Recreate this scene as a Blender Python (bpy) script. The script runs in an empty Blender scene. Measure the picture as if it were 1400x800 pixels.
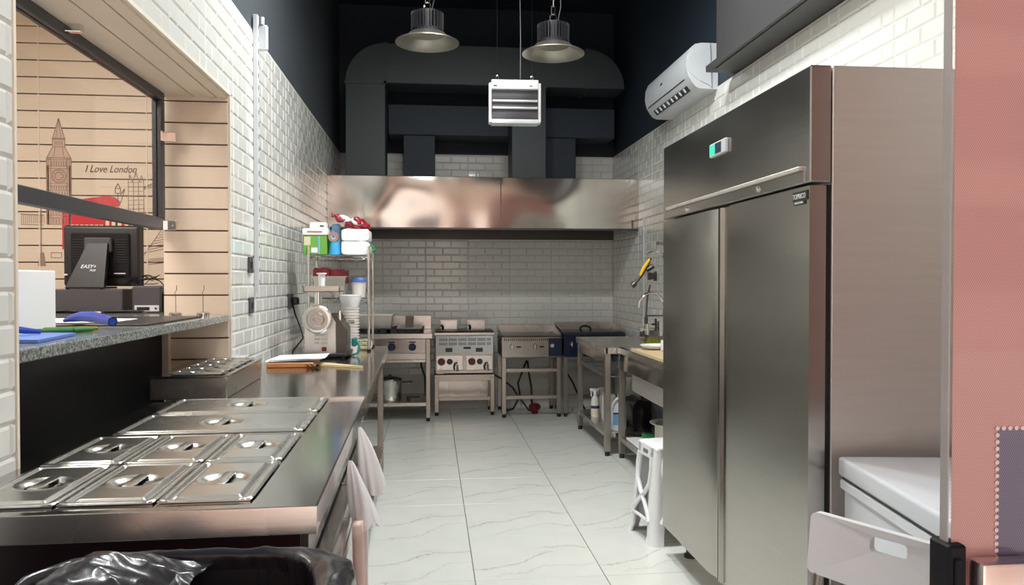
import bpy, bmesh, math, random
from mathutils import Vector, Matrix
random.seed(7)
PI = math.pi
SC = bpy.context.scene
COL = SC.collection

# ------------------------------------------------------------------ camera
F_PX = 1050.0
YAW = math.radians(6.0346); PITCH = math.radians(-0.868); EYE = 1.36
cam_d = bpy.data.cameras.new('camera'); cam = bpy.data.objects.new('camera', cam_d)
COL.objects.link(cam); SC.camera = cam
cam.location = (0, 0, EYE)
cam.rotation_euler = (PI/2 + PITCH, 0, -YAW)
cam_d.sensor_width = 36.0; cam_d.lens = F_PX/1400*36.0
cam_d.clip_start = 0.05; cam_d.clip_end = 200

# ------------------------------------------------------------------ world, sun, big lights
world = bpy.data.worlds.new('sky'); SC.world = world; world.use_nodes = True
nt = world.node_tree; nt.nodes.clear()
sky = nt.nodes.new('ShaderNodeTexSky'); sky.sky_type = 'NISHITA'; sky.sun_disc = False
sky.sun_elevation = math.radians(48); sky.sun_rotation = math.radians(20)
bgn = nt.nodes.new('ShaderNodeBackground'); bgn.inputs[1].default_value = 0.10
wo = nt.nodes.new('ShaderNodeOutputWorld')
nt.links.new(sky.outputs[0], bgn.inputs[0]); nt.links.new(bgn.outputs[0], wo.inputs[0])

def light(name, kind, loc, rot, energy, color=(1, 1, 1), size=1.0, size_y=None, spot=None):
    d = bpy.data.lights.new(name, kind); o = bpy.data.objects.new(name, d); COL.objects.link(o)
    o.location = loc; o.rotation_euler = rot; d.energy = energy; d.color = color
    if kind == 'AREA':
        d.size = size
        if size_y: d.shape = 'RECTANGLE'; d.size_y = size_y
        else: d.shape = 'DISK'
    if kind == 'SUN': d.angle = math.radians(0.6)
    if kind == 'SPOT': d.spot_size = spot; d.shadow_soft_size = size; d.spot_blend = .5
    return o
light('sun', 'SUN', (0, 0, 20), (math.radians(-24), 0, math.radians(12)), 6.5, (1, .95, .88))
# pinkish fill added outside, standing in for daylight through the open shop front
light('shopfront_daylight_fill', 'AREA', (0.0, -1.3, 1.7), (math.radians(88), 0, 0), 11, (1, .93, .89), 1.3, 2.2)
# area light added to brighten the neighbouring till room
light('till_room_fill', 'AREA', (-2.2, 2.6, 2.95), (0, 0, 0), 72, (1, .96, .91), 1.2, 1.8)

SC.view_settings.view_transform = 'Standard'; SC.view_settings.look = 'None'
SC.view_settings.gamma = 1.0; SC.view_settings.exposure = 0.12
SC.view_settings.use_curve_mapping = False

# ------------------------------------------------------------------ materials
def lin(c): return tuple(((x/255)/12.92 if x/255 <= .04045 else ((x/255+.055)/1.055)**2.4) for x in c)
def newmat(name):
    m = bpy.data.materials.new(name); m.use_nodes = True
    return m, m.node_tree, m.node_tree.nodes['Principled BSDF']
def simple(name, rgb, rough=.5, metal=0., coat=0., bump=0., scale=40., vary=.06, stretch=(1, 1, 1), transm=0., alpha=1., spec=None, rvar=0.):
    m, t, p = newmat(name); N = t.nodes; L = t.links
    c = lin(rgb)
    p.inputs['Roughness'].default_value = rough; p.inputs['Metallic'].default_value = metal
    p.inputs['Coat Weight'].default_value = coat
    p.inputs['Transmission Weight'].default_value = transm
    p.inputs['Alpha'].default_value = alpha
    if spec is not None: p.inputs['Specular IOR Level'].default_value = spec
    tc = N.new('ShaderNodeTexCoord'); mp = N.new('ShaderNodeMapping'); mp.inputs['Scale'].default_value = stretch
    L.new(tc.outputs['Object'], mp.inputs[0])
    nz = N.new('ShaderNodeTexNoise'); nz.inputs['Scale'].default_value = scale; nz.inputs['Detail'].default_value = 4
    L.new(mp.outputs[0], nz.inputs['Vector'])
    mx = N.new('ShaderNodeMix'); mx.data_type = 'RGBA'
    mx.inputs['A'].default_value = (*[x*(1-vary) for x in c], 1); mx.inputs['B'].default_value = (*[min(1, x*(1+vary)) for x in c], 1)
    L.new(nz.outputs['Fac'], mx.inputs['Factor']); L.new(mx.outputs['Result'], p.inputs['Base Color'])
    if rvar:
        mr = N.new('ShaderNodeMapRange'); mr.inputs['To Min'].default_value = max(.02, rough-rvar); mr.inputs['To Max'].default_value = rough+rvar
        L.new(nz.outputs['Fac'], mr.inputs['Value']); L.new(mr.outputs['Result'], p.inputs['Roughness'])
    if bump:
        b = N.new('ShaderNodeBump'); b.inputs['Strength'].default_value = bump; b.inputs['Distance'].default_value = .002
        L.new(nz.outputs['Fac'], b.inputs['Height']); L.new(b.outputs[0], p.inputs['Normal'])
    return m
def steel(name, rgb=(206, 203, 198), rough=.28, stretch=(1, 1, 60), wave=0., wscale=2.5, smudge=.06, aniso=0.):
    m, t, p = newmat(name); N = t.nodes; L = t.links
    c = lin(rgb)
    p.inputs['Metallic'].default_value = 1; p.inputs['Anisotropic'].default_value = aniso
    tc = N.new('ShaderNodeTexCoord'); mp = N.new('ShaderNodeMapping'); mp.inputs['Scale'].default_value = stretch
    L.new(tc.outputs['Object'], mp.inputs[0])
    nz = N.new('ShaderNodeTexNoise'); nz.inputs['Scale'].default_value = 6; nz.inputs['Detail'].default_value = 6
    L.new(mp.outputs[0], nz.inputs['Vector'])
    n2 = N.new('ShaderNodeTexNoise'); n2.inputs['Scale'].default_value = 3.2; n2.inputs['Detail'].default_value = 3
    L.new(tc.outputs['Object'], n2.inputs['Vector'])
    mx = N.new('ShaderNodeMix'); mx.data_type = 'RGBA'
    mx.inputs['A'].default_value = (*[x*.93 for x in c], 1); mx.inputs['B'].default_value = (*[min(1, x*1.06) for x in c], 1)
    L.new(nz.outputs['Fac'], mx.inputs['Factor']); L.new(mx.outputs['Result'], p.inputs['Base Color'])
    ad = N.new('ShaderNodeMath'); ad.operation = 'MULTIPLY_ADD'; ad.inputs[1].default_value = smudge*2; ad.inputs[2].default_value = max(.02, rough-smudge)
    L.new(n2.outputs['Fac'], ad.inputs[0]); L.new(ad.outputs[0], p.inputs['Roughness'])
    b = N.new('ShaderNodeBump'); b.inputs['Strength'].default_value = .06; b.inputs['Distance'].default_value = .001
    L.new(nz.outputs['Fac'], b.inputs['Height'])
    if wave:
        n3 = N.new('ShaderNodeTexNoise'); n3.inputs['Scale'].default_value = wscale; n3.inputs['Detail'].default_value = 0
        L.new(tc.outputs['Object'], n3.inputs['Vector'])
        b2 = N.new('ShaderNodeBump'); b2.inputs['Strength'].default_value = 1; b2.inputs['Distance'].default_value = wave
        L.new(n3.outputs['Fac'], b2.inputs['Height']); L.new(b.outputs[0], b2.inputs['Normal']); L.new(b2.outputs[0], p.inputs['Normal'])
    else: L.new(b.outputs[0], p.inputs['Normal'])
    return m
M = {}
M['steel'] = steel('brushed_steel')
M['steel_top'] = steel('worktop_steel', (186, 184, 180), .14, (1, 1, 1), smudge=.05)
M['steel_lid'] = steel('pressed_lid_steel', (215, 213, 208), .27, (1, 1, 1), smudge=.04)
M['steel_hood'] = steel('hood_steel', (190, 188, 182), .11, (1, 1, 1), wave=.03, wscale=1.9, smudge=.03)
M['steel_fridge'] = steel('refrigerator_steel', (184, 179, 173), .22, (.6, .6, 14), wave=.003, wscale=1.3, smudge=.06)
M['steel_side'] = steel('refrigerator_side_steel', (222, 215, 209), .5, (.6, .6, 10), smudge=.05)
M['steel_leg'] = steel('tube_steel', (182, 176, 168), .33, (1, 1, 1))
M['steel_dark'] = steel('dark_worn_steel', (96, 92, 88), .38, (1, 1, 1))
M['chrome'] = steel('chrome_wire', (225, 224, 220), .12, (1, 1, 1))
M['alu'] = simple('brushed_reflector_metal', (196, 190, 178), .32, 1., bump=.2, scale=90)
M['white'] = simple('white_plastic', (232, 233, 234), .35, vary=.02)
M['white_gloss'] = simple('white_enamel', (226, 230, 236), .22, coat=.4, vary=.02)
M['acwhite'] = simple('unit_white_plastic', (206, 210, 214), .32, vary=.03)
M['offwhite'] = simple('milky_plastic', (226, 222, 216), .4, vary=.05, bump=.2)
M['black'] = simple('black_plastic', (34, 32, 34), .38, vary=.12, scale=20)
M['blackmat'] = simple('black_panel', (26, 25, 28), .5, vary=.2, scale=9, bump=.15, spec=.2)
M['rubber'] = simple('black_rubber', (20, 20, 21), .6)
M['greyplastic'] = simple('dark_grey_plastic', (74, 72, 76), .42, vary=.06)
M['tile'] = simple('white_ceramic_glaze', (222, 222, 217), .16, coat=.3, vary=.03, scale=6, bump=.05)
M['grout'] = simple('pale_grout', (206, 204, 198), .7, vary=.05)
M['trimwhite'] = simple('pale_corner_trim', (226, 216, 200), .45)
M['wall_dark'] = simple('charcoal_paint', (72, 77, 82), .55, vary=.06, scale=12, bump=.1)
M['bulk_dark'] = simple('bulkhead_charcoal_paint', (64, 64, 64), .5, vary=.05, scale=12, bump=.1)
M['ceiling'] = simple('navy_black_paint', (38, 48, 60), .62, vary=.08, scale=12)  # navy paint brightened to stand in for the veiling haze overhead
M['duct'] = simple('dark_grey_duct_paint', (50, 57, 60), .5, vary=.1, scale=7)
M['slat'] = simple('maple_laminate', (222, 204, 184), .4, vary=.04, scale=5, stretch=(1, 1, 6))
M['slatgap'] = simple('slat_groove_brown', (92, 66, 50), .7)
M['frame'] = simple('charcoal_aluminium', (66, 66, 70), .4, metal=.3)
M['bluepl'] = simple('blue_plastic', (36, 66, 168), .3, coat=.3)
M['bluelt'] = simple('sky_blue_plastic', (70, 168, 222), .35)
M['bluelt2'] = simple('pale_blue_wrapper', (120, 178, 220), .4)
M['bluecard'] = simple('blue_card', (92, 126, 200), .45)
M['green'] = simple('green_carton', (108, 172, 70), .5, vary=.08, scale=30)
M['green2'] = simple('green_plastic', (42, 128, 72), .4)
M['teal'] = simple('teal_plastic', (24, 118, 116), .4)
M['red'] = simple('crimson_plastic_film', (150, 26, 46), .3, coat=.3, vary=.2, scale=14, bump=.8)
M['redpack'] = simple('dark_red_packaging', (136, 30, 40), .4, vary=.2, scale=30)
M['redknob'] = simple('dark_red_knob', (110, 22, 30), .35)
M['blueknob'] = simple('navy_knob', (28, 34, 92), .3, coat=.4)
M['navy'] = simple('navy_enamel', (22, 34, 66), .3, coat=.4)
M['yellow'] = simple('yellow_cloth', (232, 186, 30), .7)
M['paper'] = simple('white_paper', (238, 238, 238), .7, vary=.02)
M['wood'] = simple('worn_wood', (196, 134, 84), .5, vary=.2, scale=14, stretch=(1, 8, 1), bump=.3)
M['woodlt'] = simple('pale_chopping_board_wood', (214, 190, 148), .45, vary=.1, scale=10, stretch=(1, 6, 1))
M['cream'] = simple('cream_plastic', (222, 210, 176), .45)
M['bag'] = simple('black_bin_liner_film', (42, 39, 41), .27, coat=.3, bump=.5, scale=30, vary=.3)
M['wbag'] = simple('thin_white_bag_film', (246, 246, 246), .4, bump=.6, scale=22, vary=.05)
M['pinkbag'] = simple('pale_pink_folded_cloth', (222, 194, 184), .55, bump=.3, scale=14, vary=.05)
M['maroon'] = simple('maroon_black_panel', (44, 24, 30), .3, coat=.2, vary=.15, scale=4)
M['leaf'] = simple('green_herb', (128, 124, 30), .6, vary=.4, scale=60)
M['stoolshade'] = simple('stool_inside_shade_grey', (128, 130, 132), .6)  # grey stands in for shade inside the stool, behind cut-outs and hand slots
M['ink'] = simple('dark_brown_ink', (92, 74, 66), .6)
M['inkgrey'] = simple('grey_brown_ink', (150, 128, 112), .6)
M['inkpink'] = simple('faded_mauve_ink', (168, 128, 118), .6)
M['inkfill'] = simple('pale_mauve_print', (198, 170, 152), .5)
M['inkred'] = simple('red_print', (206, 36, 56), .5, vary=.05)
M['inktxt'] = simple('black_lettering', (50, 42, 44), .5)
M['inkcream'] = simple('cream_print', (236, 216, 190), .5)
M['screen'] = simple('controller_face', (60, 74, 92), .2, coat=.5)
def emit(name, rgb, s):
    m, t, p = newmat(name); p.inputs['Base Color'].default_value = (*lin(rgb), 1)
    p.inputs['Emission Color'].default_value = (*lin(rgb), 1); p.inputs['Emission Strength'].default_value = s; return m
M['led'] = emit('green_indicator_light', (40, 220, 150), .9)
M['lampface'] = emit('lit_lamp_diffuser', (255, 252, 240), 6)
# clear glass
m, t, p = newmat('clear_glass'); p.inputs['Base Color'].default_value = (.97, .98, .97, 1); p.inputs['Roughness'].default_value = .02
p.inputs['Transmission Weight'].default_value = 1; p.inputs['IOR'].default_value = 1.02
p.inputs['Coat Weight'].default_value = .35; p.inputs['Coat Roughness'].default_value = .03
M['glass'] = m
m, t, p = newmat('polished_glass_edge'); p.inputs['Base Color'].default_value = (*lin((196, 190, 186)), 1); p.inputs['Roughness'].default_value = .18
p.inputs['Transmission Weight'].default_value = .25; M['glassedge'] = m
# granite
m, t, p = newmat('grey_granite'); N = t.nodes; L = t.links
tc = N.new('ShaderNodeTexCoord'); v = N.new('ShaderNodeTexNoise'); v.inputs['Scale'].default_value = 140; v.inputs['Detail'].default_value = 5
L.new(tc.outputs['Object'], v.inputs['Vector']); r = N.new('ShaderNodeValToRGB'); r.color_ramp.elements[0].position = .36; r.color_ramp.elements[1].position = .62
r.color_ramp.elements[0].color = (*lin((84, 86, 84)), 1); r.color_ramp.elements[1].color = (*lin((158, 162, 158)), 1)
L.new(v.outputs['Fac'], r.inputs[0]); L.new(r.outputs[0], p.inputs['Base Color']); p.inputs['Roughness'].default_value = .1; M['granite'] = m
# marble floor tile
m, t, p = newmat('veined_white_porcelain'); N = t.nodes; L = t.links
tc = N.new('ShaderNodeTexCoord'); sx = N.new('ShaderNodeSeparateXYZ'); L.new(tc.outputs['Object'], sx.inputs[0])
def mth(op, a, b=None, c=None):
    n = N.new('ShaderNodeMath'); n.operation = op
    for i, q in enumerate((a, b, c)):
        if q is None: continue
        if isinstance(q, (int, float)): n.inputs[i].default_value = q
        else: L.new(q, n.inputs[i])
    return n.outputs[0]
oi = N.new('ShaderNodeObjectInfo')
def vein(slope, off, amp, scale, seed, w, x0, x1):
    nz = N.new('ShaderNodeTexNoise'); nz.noise_dimensions = '4D'; nz.inputs['Scale'].default_value = scale; nz.inputs['Detail'].default_value = 6; nz.inputs['Roughness'].default_value = .6
    L.new(tc.outputs['Object'], nz.inputs['Vector'])
    L.new(mth('MULTIPLY_ADD', mth('FLOOR', mth('MULTIPLY', oi.outputs['Random'], 3.0)), .35, seed), nz.inputs['W'])
    a = mth('SUBTRACT', sx.outputs['Y'], mth('MULTIPLY_ADD', sx.outputs['X'], slope, off))
    b = mth('ABSOLUTE', mth('ADD', a, mth('MULTIPLY', mth('SUBTRACT', nz.outputs['Fac'], .5), amp)))
    mr = N.new('ShaderNodeMapRange'); mr.interpolation_type = 'SMOOTHSTEP'; mr.inputs['From Min'].default_value = w; mr.inputs['From Max'].default_value = 0
    L.new(b, mr.inputs['Value'])
    soft = N.new('ShaderNodeMapRange'); soft.inputs['From Min'].default_value = w*9; soft.inputs['From Max'].default_value = 0; soft.inputs['To Max'].default_value = .14
    L.new(b, soft.inputs['Value'])
    g1 = N.new('ShaderNodeMapRange'); g1.interpolation_type = 'SMOOTHSTEP'; g1.inputs['From Min'].default_value = x0; g1.inputs['From Max'].default_value = x0+.12; L.new(sx.outputs['X'], g1.inputs['Value'])
    g2 = N.new('ShaderNodeMapRange'); g2.interpolation_type = 'SMOOTHSTEP'; g2.inputs['From Min'].default_value = x1; g2.inputs['From Max'].default_value = x1-.12; L.new(sx.outputs['X'], g2.inputs['Value'])
    return mth('MULTIPLY', mth('ADD', mr.outputs[0], soft.outputs[0]), mth('MULTIPLY', g1.outputs[0], g2.outputs[0]))
vs = [vein(.55, .0, .55, 2.6, 1.3, .0035, -.36, .16), vein(-.10, .10, .30, 3, 5.1, .0028, .0, .42), vein(.35, -.22, .5, 2.4, 8.8, .0028, -.25, .36)]
tot = vs[0]
for q, s in zip(vs[1:], (.75, .5)): tot = mth('MAXIMUM', tot, mth('MULTIPLY', q, s))
cl = N.new('ShaderNodeTexNoise'); cl.inputs['Scale'].default_value = 5; L.new(tc.outputs['Object'], cl.inputs['Vector'])
m1 = N.new('ShaderNodeMix'); m1.data_type = 'RGBA'; m1.inputs['A'].default_value = (*lin((212, 214, 207)), 1); m1.inputs['B'].default_value = (*lin((226, 227, 221)), 1)
L.new(cl.outputs['Fac'], m1.inputs['Factor'])
m2 = N.new('ShaderNodeMix'); m2.data_type = 'RGBA'; L.new(m1.outputs['Result'], m2.inputs['A']); m2.inputs['B'].default_value = (*lin((138, 128, 98)), 1)
L.new(mth('MINIMUM', tot, .85), m2.inputs['Factor']); L.new(m2.outputs['Result'], p.inputs['Base Color']); p.inputs['Roughness'].default_value = .2
M['floortile'] = m
M['floorgrout'] = simple('grey_floor_grout', (66, 68, 66), .8)
# perforated window film: hex pattern of small pale dots on mauve red print
def film(name, base, dot):
    m, t, p = newmat(name); N = t.nodes; L = t.links
    tc = N.new('ShaderNodeTexCoord'); sx = N.new('ShaderNodeSeparateXYZ'); L.new(tc.outputs['Object'], sx.inputs[0])
    def mt(op, a, b=None):
        n = N.new('ShaderNodeMath'); n.operation = op
        for i, q in enumerate((a, b)):
            if q is None: continue
            if isinstance(q, (int, float)): n.inputs[i].default_value = q
            else: L.new(q, n.inputs[i])
        return n.outputs[0]
    k = 2*PI/.0030
    h = mt('MULTIPLY', mt('COSINE', mt('MULTIPLY', sx.outputs['X'], k)), mt('COSINE', mt('MULTIPLY', sx.outputs['Z'], k*.58)))
    mr = N.new('ShaderNodeMapRange'); mr.inputs['From Min'].default_value = .25; mr.inputs['From Max'].default_value = .75; L.new(h, mr.inputs['Value'])
    mx = N.new('ShaderNodeMix'); mx.data_type = 'RGBA'; mx.inputs['A'].default_value = (*lin(base), 1); mx.inputs['B'].default_value = (*lin(dot), 1)
    L.new(mr.outputs[0], mx.inputs['Factor']); L.new(mx.outputs['Result'], p.inputs['Base Color'])
    p.inputs['Roughness'].default_value = .45; p.inputs['Coat Weight'].default_value = 1.0; p.inputs['Coat Roughness'].default_value = .04; p.inputs['Coat IOR'].default_value = 1.6
    tl = N.new('ShaderNodeBsdfTranslucent'); L.new(mx.outputs['Result'], tl.inputs[0]); ms = N.new('ShaderNodeMixShader'); ms.inputs[0].default_value = .4
    L.new(p.outputs[0], ms.inputs[1]); L.new(tl.outputs[0], ms.inputs[2]); L.new(ms.outputs[0], N['Material Output'].inputs[0])
    return m
M['film'] = film('perforated_mauve_red_film', (224, 172, 164), (242, 210, 202))
M['filmnavy'] = film('perforated_slate_blue_film', (130, 120, 146), (162, 150, 174))
M['filmdot'] = simple('pale_pink_print_dots', (236, 214, 212), .4)
M['polished'] = steel('polished_creased_steel', (226, 214, 210), .3, (1, 1, 1), wave=.02, wscale=9)
M['facade'] = simple('orange_render', (214, 178, 160), .8, vary=.1, scale=2)
M['facade2'] = simple('dark_window_glass', (60, 54, 60), .2)
M['asphalt'] = simple('pale_paving', (196, 188, 182), .9, vary=.1, scale=3)

# ------------------------------------------------------------------ mesh helpers
class MB:
    def __init__(s): s.bm = bmesh.new()
    def _put(s, tmp, mat=None):
        if mat is not None: bmesh.ops.transform(tmp, matrix=mat, verts=tmp.verts)
        vm = {v: s.bm.verts.new(v.co) for v in tmp.verts}
        for f in tmp.faces:
            try: s.bm.faces.new([vm[v] for v in f.verts])
            except ValueError: pass
        tmp.free(); return s
    def box(s, x0, x1, y0, y1, z0, z1, bev=0., mat=None, seg=1):
        t = bmesh.new(); bmesh.ops.create_cube(t, size=1)
        for v in t.verts:
            v.co = Vector(((x0+x1)/2+v.co.x*(x1-x0), (y0+y1)/2+v.co.y*(y1-y0), (z0+z1)/2+v.co.z*(z1-z0)))
        if bev: bmesh.ops.bevel(t, geom=list(t.edges), offset=bev, segments=seg, affect='EDGES', profile=.5)
        return s._put(t, mat)
    def ring(s, c, r, n, u, v):
        return [s.bm.verts.new(c + u*(r*math.cos(2*PI*i/n)) + v*(r*math.sin(2*PI*i/n))) for i in range(n)]
    def bridge(s, a, b):
        n = len(a)
        for i in range(n): s.bm.faces.new((a[i], a[(i+1) % n], b[(i+1) % n], b[i]))
    def cyl(s, p0, p1, r, r2=None, seg=14, caps=True):
        p0 = Vector(p0); p1 = Vector(p1); d = (p1-p0).normalized(); r2 = r if r2 is None else r2
        u = d.orthogonal().normalized(); v = d.cross(u)
        a = s.ring(p0, r, seg, u, v); b = s.ring(p1, r2, seg, u, v); s.bridge(a, b)
        if caps: s.bm.faces.new(a[::-1]); s.bm.faces.new(b)
        return s
    def tube(s, pts, r, seg=8, caps=True):
        pts = [Vector(p) for p in pts]; d = (pts[1]-pts[0]).normalized(); u = d.orthogonal().normalized(); prev = None
        for i, p in enumerate(pts):
            if i == 0: t = pts[1]-p
            elif i == len(pts)-1: t = p-pts[i-1]
            else: t = (pts[i+1]-p).normalized() + (p-pts[i-1]).normalized()
            t.normalize(); u = (u - t*u.dot(t)).normalized(); v = t.cross(u)
            rr = r[i] if isinstance(r, (list, tuple)) else r
            ri = s.ring(p, rr, seg, u, v)
            if prev: s.bridge(prev, ri)
            elif caps: s.bm.faces.new(ri[::-1])
            prev = ri
        if caps: s.bm.faces.new(prev)
        return s
    def lathe(s, prof, c=(0, 0, 0), seg=24, axis='Z', close=False):
        c = Vector(c); ax = {'Z': (Vector((1, 0, 0)), Vector((0, 1, 0)), Vector((0, 0, 1))), 'Y': (Vector((1, 0, 0)), Vector((0, 0, 1)), Vector((0, 1, 0))), 'X': (Vector((0, 1, 0)), Vector((0, 0, 1)), Vector((1, 0, 0)))}[axis]
        prev = None
        for (r, h) in prof:
            ri = s.ring(c+ax[2]*h, max(r, 1e-4), seg, ax[0], ax[1])
            if prev: s.bridge(prev, ri)
            prev = ri
        return s
    def prism(s, poly, axis, lo, hi):
        f = {'X': lambda a, b, h: (h, a, b), 'Y': lambda a, b, h: (a, h, b), 'Z': lambda a, b, h: (a, b, h)}[axis]
        A = [s.bm.verts.new(f(a, b, lo)) for a, b in poly]; B = [s.bm.verts.new(f(a, b, hi)) for a, b in poly]
        s.bridge(A, B); s.bm.faces.new(A[::-1]); s.bm.faces.new(B); return s
    def grid(s, fn, nu, nv, closeu=False):
        g = [[s.bm.verts.new(fn(i/(nu if closeu else nu-1), j/(nv-1))) for j in range(nv)] for i in range(nu)]
        for i in range(nu if closeu else nu-1):
            for j in range(nv-1):
                a = g[i][j]; b = g[(i+1) % nu][j]; c = g[(i+1) % nu][j+1]; d = g[i][j+1]
                s.bm.faces.new((a, b, c, d))
        return s
    def w(s, name, mat, parent, smooth=True, ang=35, label=None):
        """shape given in room coordinates, stored in its thing's own"""
        m = Matrix.Identity(4); q = parent
        while q: m = Matrix.Translation(q.location) @ q.rotation_euler.to_matrix().to_4x4() @ m; q = q.parent
        m.invert()
        bmesh.ops.transform(s.bm, matrix=m, verts=s.bm.verts)
        return s.build(name, mat, parent, smooth, ang, label)
    def build(s, name, mat, parent=None, smooth=True, ang=35, label=None):
        bmesh.ops.recalc_face_normals(s.bm, faces=s.bm.faces)
        me = bpy.data.meshes.new(name); s.bm.to_mesh(me); s.bm.free()
        if smooth: me.shade_smooth(); me.set_sharp_from_angle(angle=math.radians(ang))
        me.materials.append(M[mat] if isinstance(mat, str) else mat)
        o = bpy.data.objects.new(name, me); COL.objects.link(o)
        if parent: o.parent = parent
        if label: o['label'] = label
        return o
def tag(o, label, cat, group=None, kind=None):
    o['label'] = label; o['category'] = cat
    if group: o['group'] = group
    if kind: o['kind'] = kind
    return o
def thing(name, label, cat, loc=(0, 0, 0), rz=0., group=None):
    o = bpy.data.objects.new(name, None); COL.objects.link(o); o.location = loc; o.rotation_euler = (0, 0, rz)
    o.empty_display_size = .05
    return tag(o, label, cat, group)
def struct(o): o['kind'] = 'structure'; return o
def dup(root, loc, rz=None, label=None):
    def cp(o, par):
        c = o.copy(); COL.objects.link(c); c.parent = par
        for k in list(o.children): cp(k, c)
        return c
    r = cp(root, None); r.location = loc
    if rz is not None: r.rotation_euler = (0, 0, rz)
    if label: r['label'] = label
    return r
def text(name, s, size, mat, parent, loc, rot, ext=.0006, shear=0., align='LEFT', sx=1.):
    cu = bpy.data.curves.new(name, 'FONT'); cu.body = s; cu.size = size; cu.extrude = ext; cu.shear = shear; cu.align_x = align; cu.resolution_u = 3
    tmp = bpy.data.objects.new('tmp', cu); COL.objects.link(tmp)
    me = bpy.data.meshes.new_from_object(tmp.evaluated_get(bpy.context.evaluated_depsgraph_get()))
    bpy.data.objects.remove(tmp); bpy.data.curves.remove(cu)
    me.name = name; me.materials.clear(); me.materials.append(M[mat])
    o = bpy.data.objects.new(name, me); COL.objects.link(o); o.parent = parent; o.location = loc; o.rotation_euler = rot; o.scale = (sx, 1, 1)
    return o

# ------------------------------------------------------------------ room shell
XL, XR, YB, ZT, ZC = -.945, 1.97, 8.2, 2.70, 4.25
WT = .295                                         # thickness of the left wall
OY0, OY1, OZ1 = 1.86, 3.755, 2.236                # serving hatch opening
fl = struct(MB().box(-3.4, 2.3, .9, 8.5, -.2, -.004).build('floor', 'floorgrout', smooth=False))
me0 = MB().box(-.2983, .2983, -.2988, .2988, -.012, 0, .0012)
ft0 = me0.build('floor_tile', 'floortile', fl); first = True
GX = .198-.6*2; GY = .46
for i in range(6):
    for j in range(13):
        cx = GX+.6*i+.3; cy = GY+.6*j+.3+.0
        if cx-.3 > XR or cx+.3 < XL-.01: continue
        o = ft0 if first else ft0.copy()
        if not first: COL.objects.link(o)
        first = False
        o.location = (cx, cy, 0); o.rotation_euler = (0, 0, 0)
ce = struct(MB().box(-3.6, 2.4, .8, 8.6, ZC, ZC+.2).build('ceiling', 'ceiling', smooth=False))
w = MB(); w.box(XL-WT, XL, .9, OY0, 0, ZT); w.box(XL-WT, XL, OY0, OY1, OZ1, ZT); w.box(XL-WT, XL, OY1, YB+.2, 0, ZT)
w_left = struct(w.build('wall_left', 'grout', smooth=False))
struct(MB().box(XL-WT, XL-.003, .9, YB+.2, ZT, ZC).build('wall_left_upper', 'wall_dark', smooth=False))
w_back = struct(MB().box(XL-.3, XR+.3, YB, YB+.2, 0, ZT).build('wall_back', 'grout', smooth=False))
struct(MB().box(XL-.3, XR+.3, YB+.003, YB+.2, ZT, ZC).build('wall_back_upper', 'ceiling', smooth=False))
w_right = struct(MB().box(XR, XR+.2, .9, YB+.2, 0, ZT).build('wall_right', 'grout', smooth=False))
struct(MB().box(XR+.003, XR+.2, .9, YB+.2, ZT, ZC).build('wall_right_upper', 'ceiling', smooth=False))
bk = MB(); bk.box(1.80, XR+.01, .9, 4.72, ZT+.005, ZC); bk.box(1.775, 1.80, .9, 4.84, ZT+.012, ZT+.05); bk.box(1.80, XR+.01, 4.72, 4.84, ZT+.012, ZT+.05)
struct(bk.build('trim_1', 'bulk_dark', smooth=False))
struct(MB().box(-3.6, 2.4, .75, .9, 2.9, 4.45).box(2.0, 2.4, .75, .9, 0, 2.9).box(-3.6, -1.0, .75, .9, 0, 2.9).build('wall_front', 'facade', smooth=False))
# dark skirting at the back
struct(MB().box(XL, XR, YB-.02, YB, 0, .1).build('baseboard_back', 'grout', smooth=False))

# --- metro tiles (each pressed brick its own piece; the small far ones joined) ---
def project(x, y, z):
    cy, sy = math.cos(YAW), math.sin(YAW); cp, sp = math.cos(PITCH), math.sin(PITCH)
    dx, dy, dz = x, y, z-EYE
    f = dx*sy*cp+dy*cy*cp+dz*sp; r = dx*cy-dy*sy; u = -dx*sy*sp-dy*cy*sp+dz*cp
    if f < .05: return None
    return 700+F_PX*r/f, 400-F_PX*u/f
def brick_mesh(wd, ht, name):
    b = MB(); i = .0085; d = .0052; a = [(-wd/2, 0, -ht/2), (wd/2, 0, -ht/2), (wd/2, 0, ht/2), (-wd/2, 0, ht/2)]
    t = [(-wd/2+i, d, -ht/2+i), (wd/2-i, d, -ht/2+i), (wd/2-i, d, ht/2-i), (-wd/2+i, d, ht/2-i)]
    A = [b.bm.verts.new(q) for q in a]; T = [b.bm.verts.new(q) for q in t]; b.bridge(A, T); b.bm.faces.new(T)
    bmesh.ops.recalc_face_normals(b.bm, faces=b.bm.faces)
    me = bpy.data.meshes.new(name); b.bm.to_mesh(me); b.bm.free(); me.materials.append(M['tile']); return me
BR = {}
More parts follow.
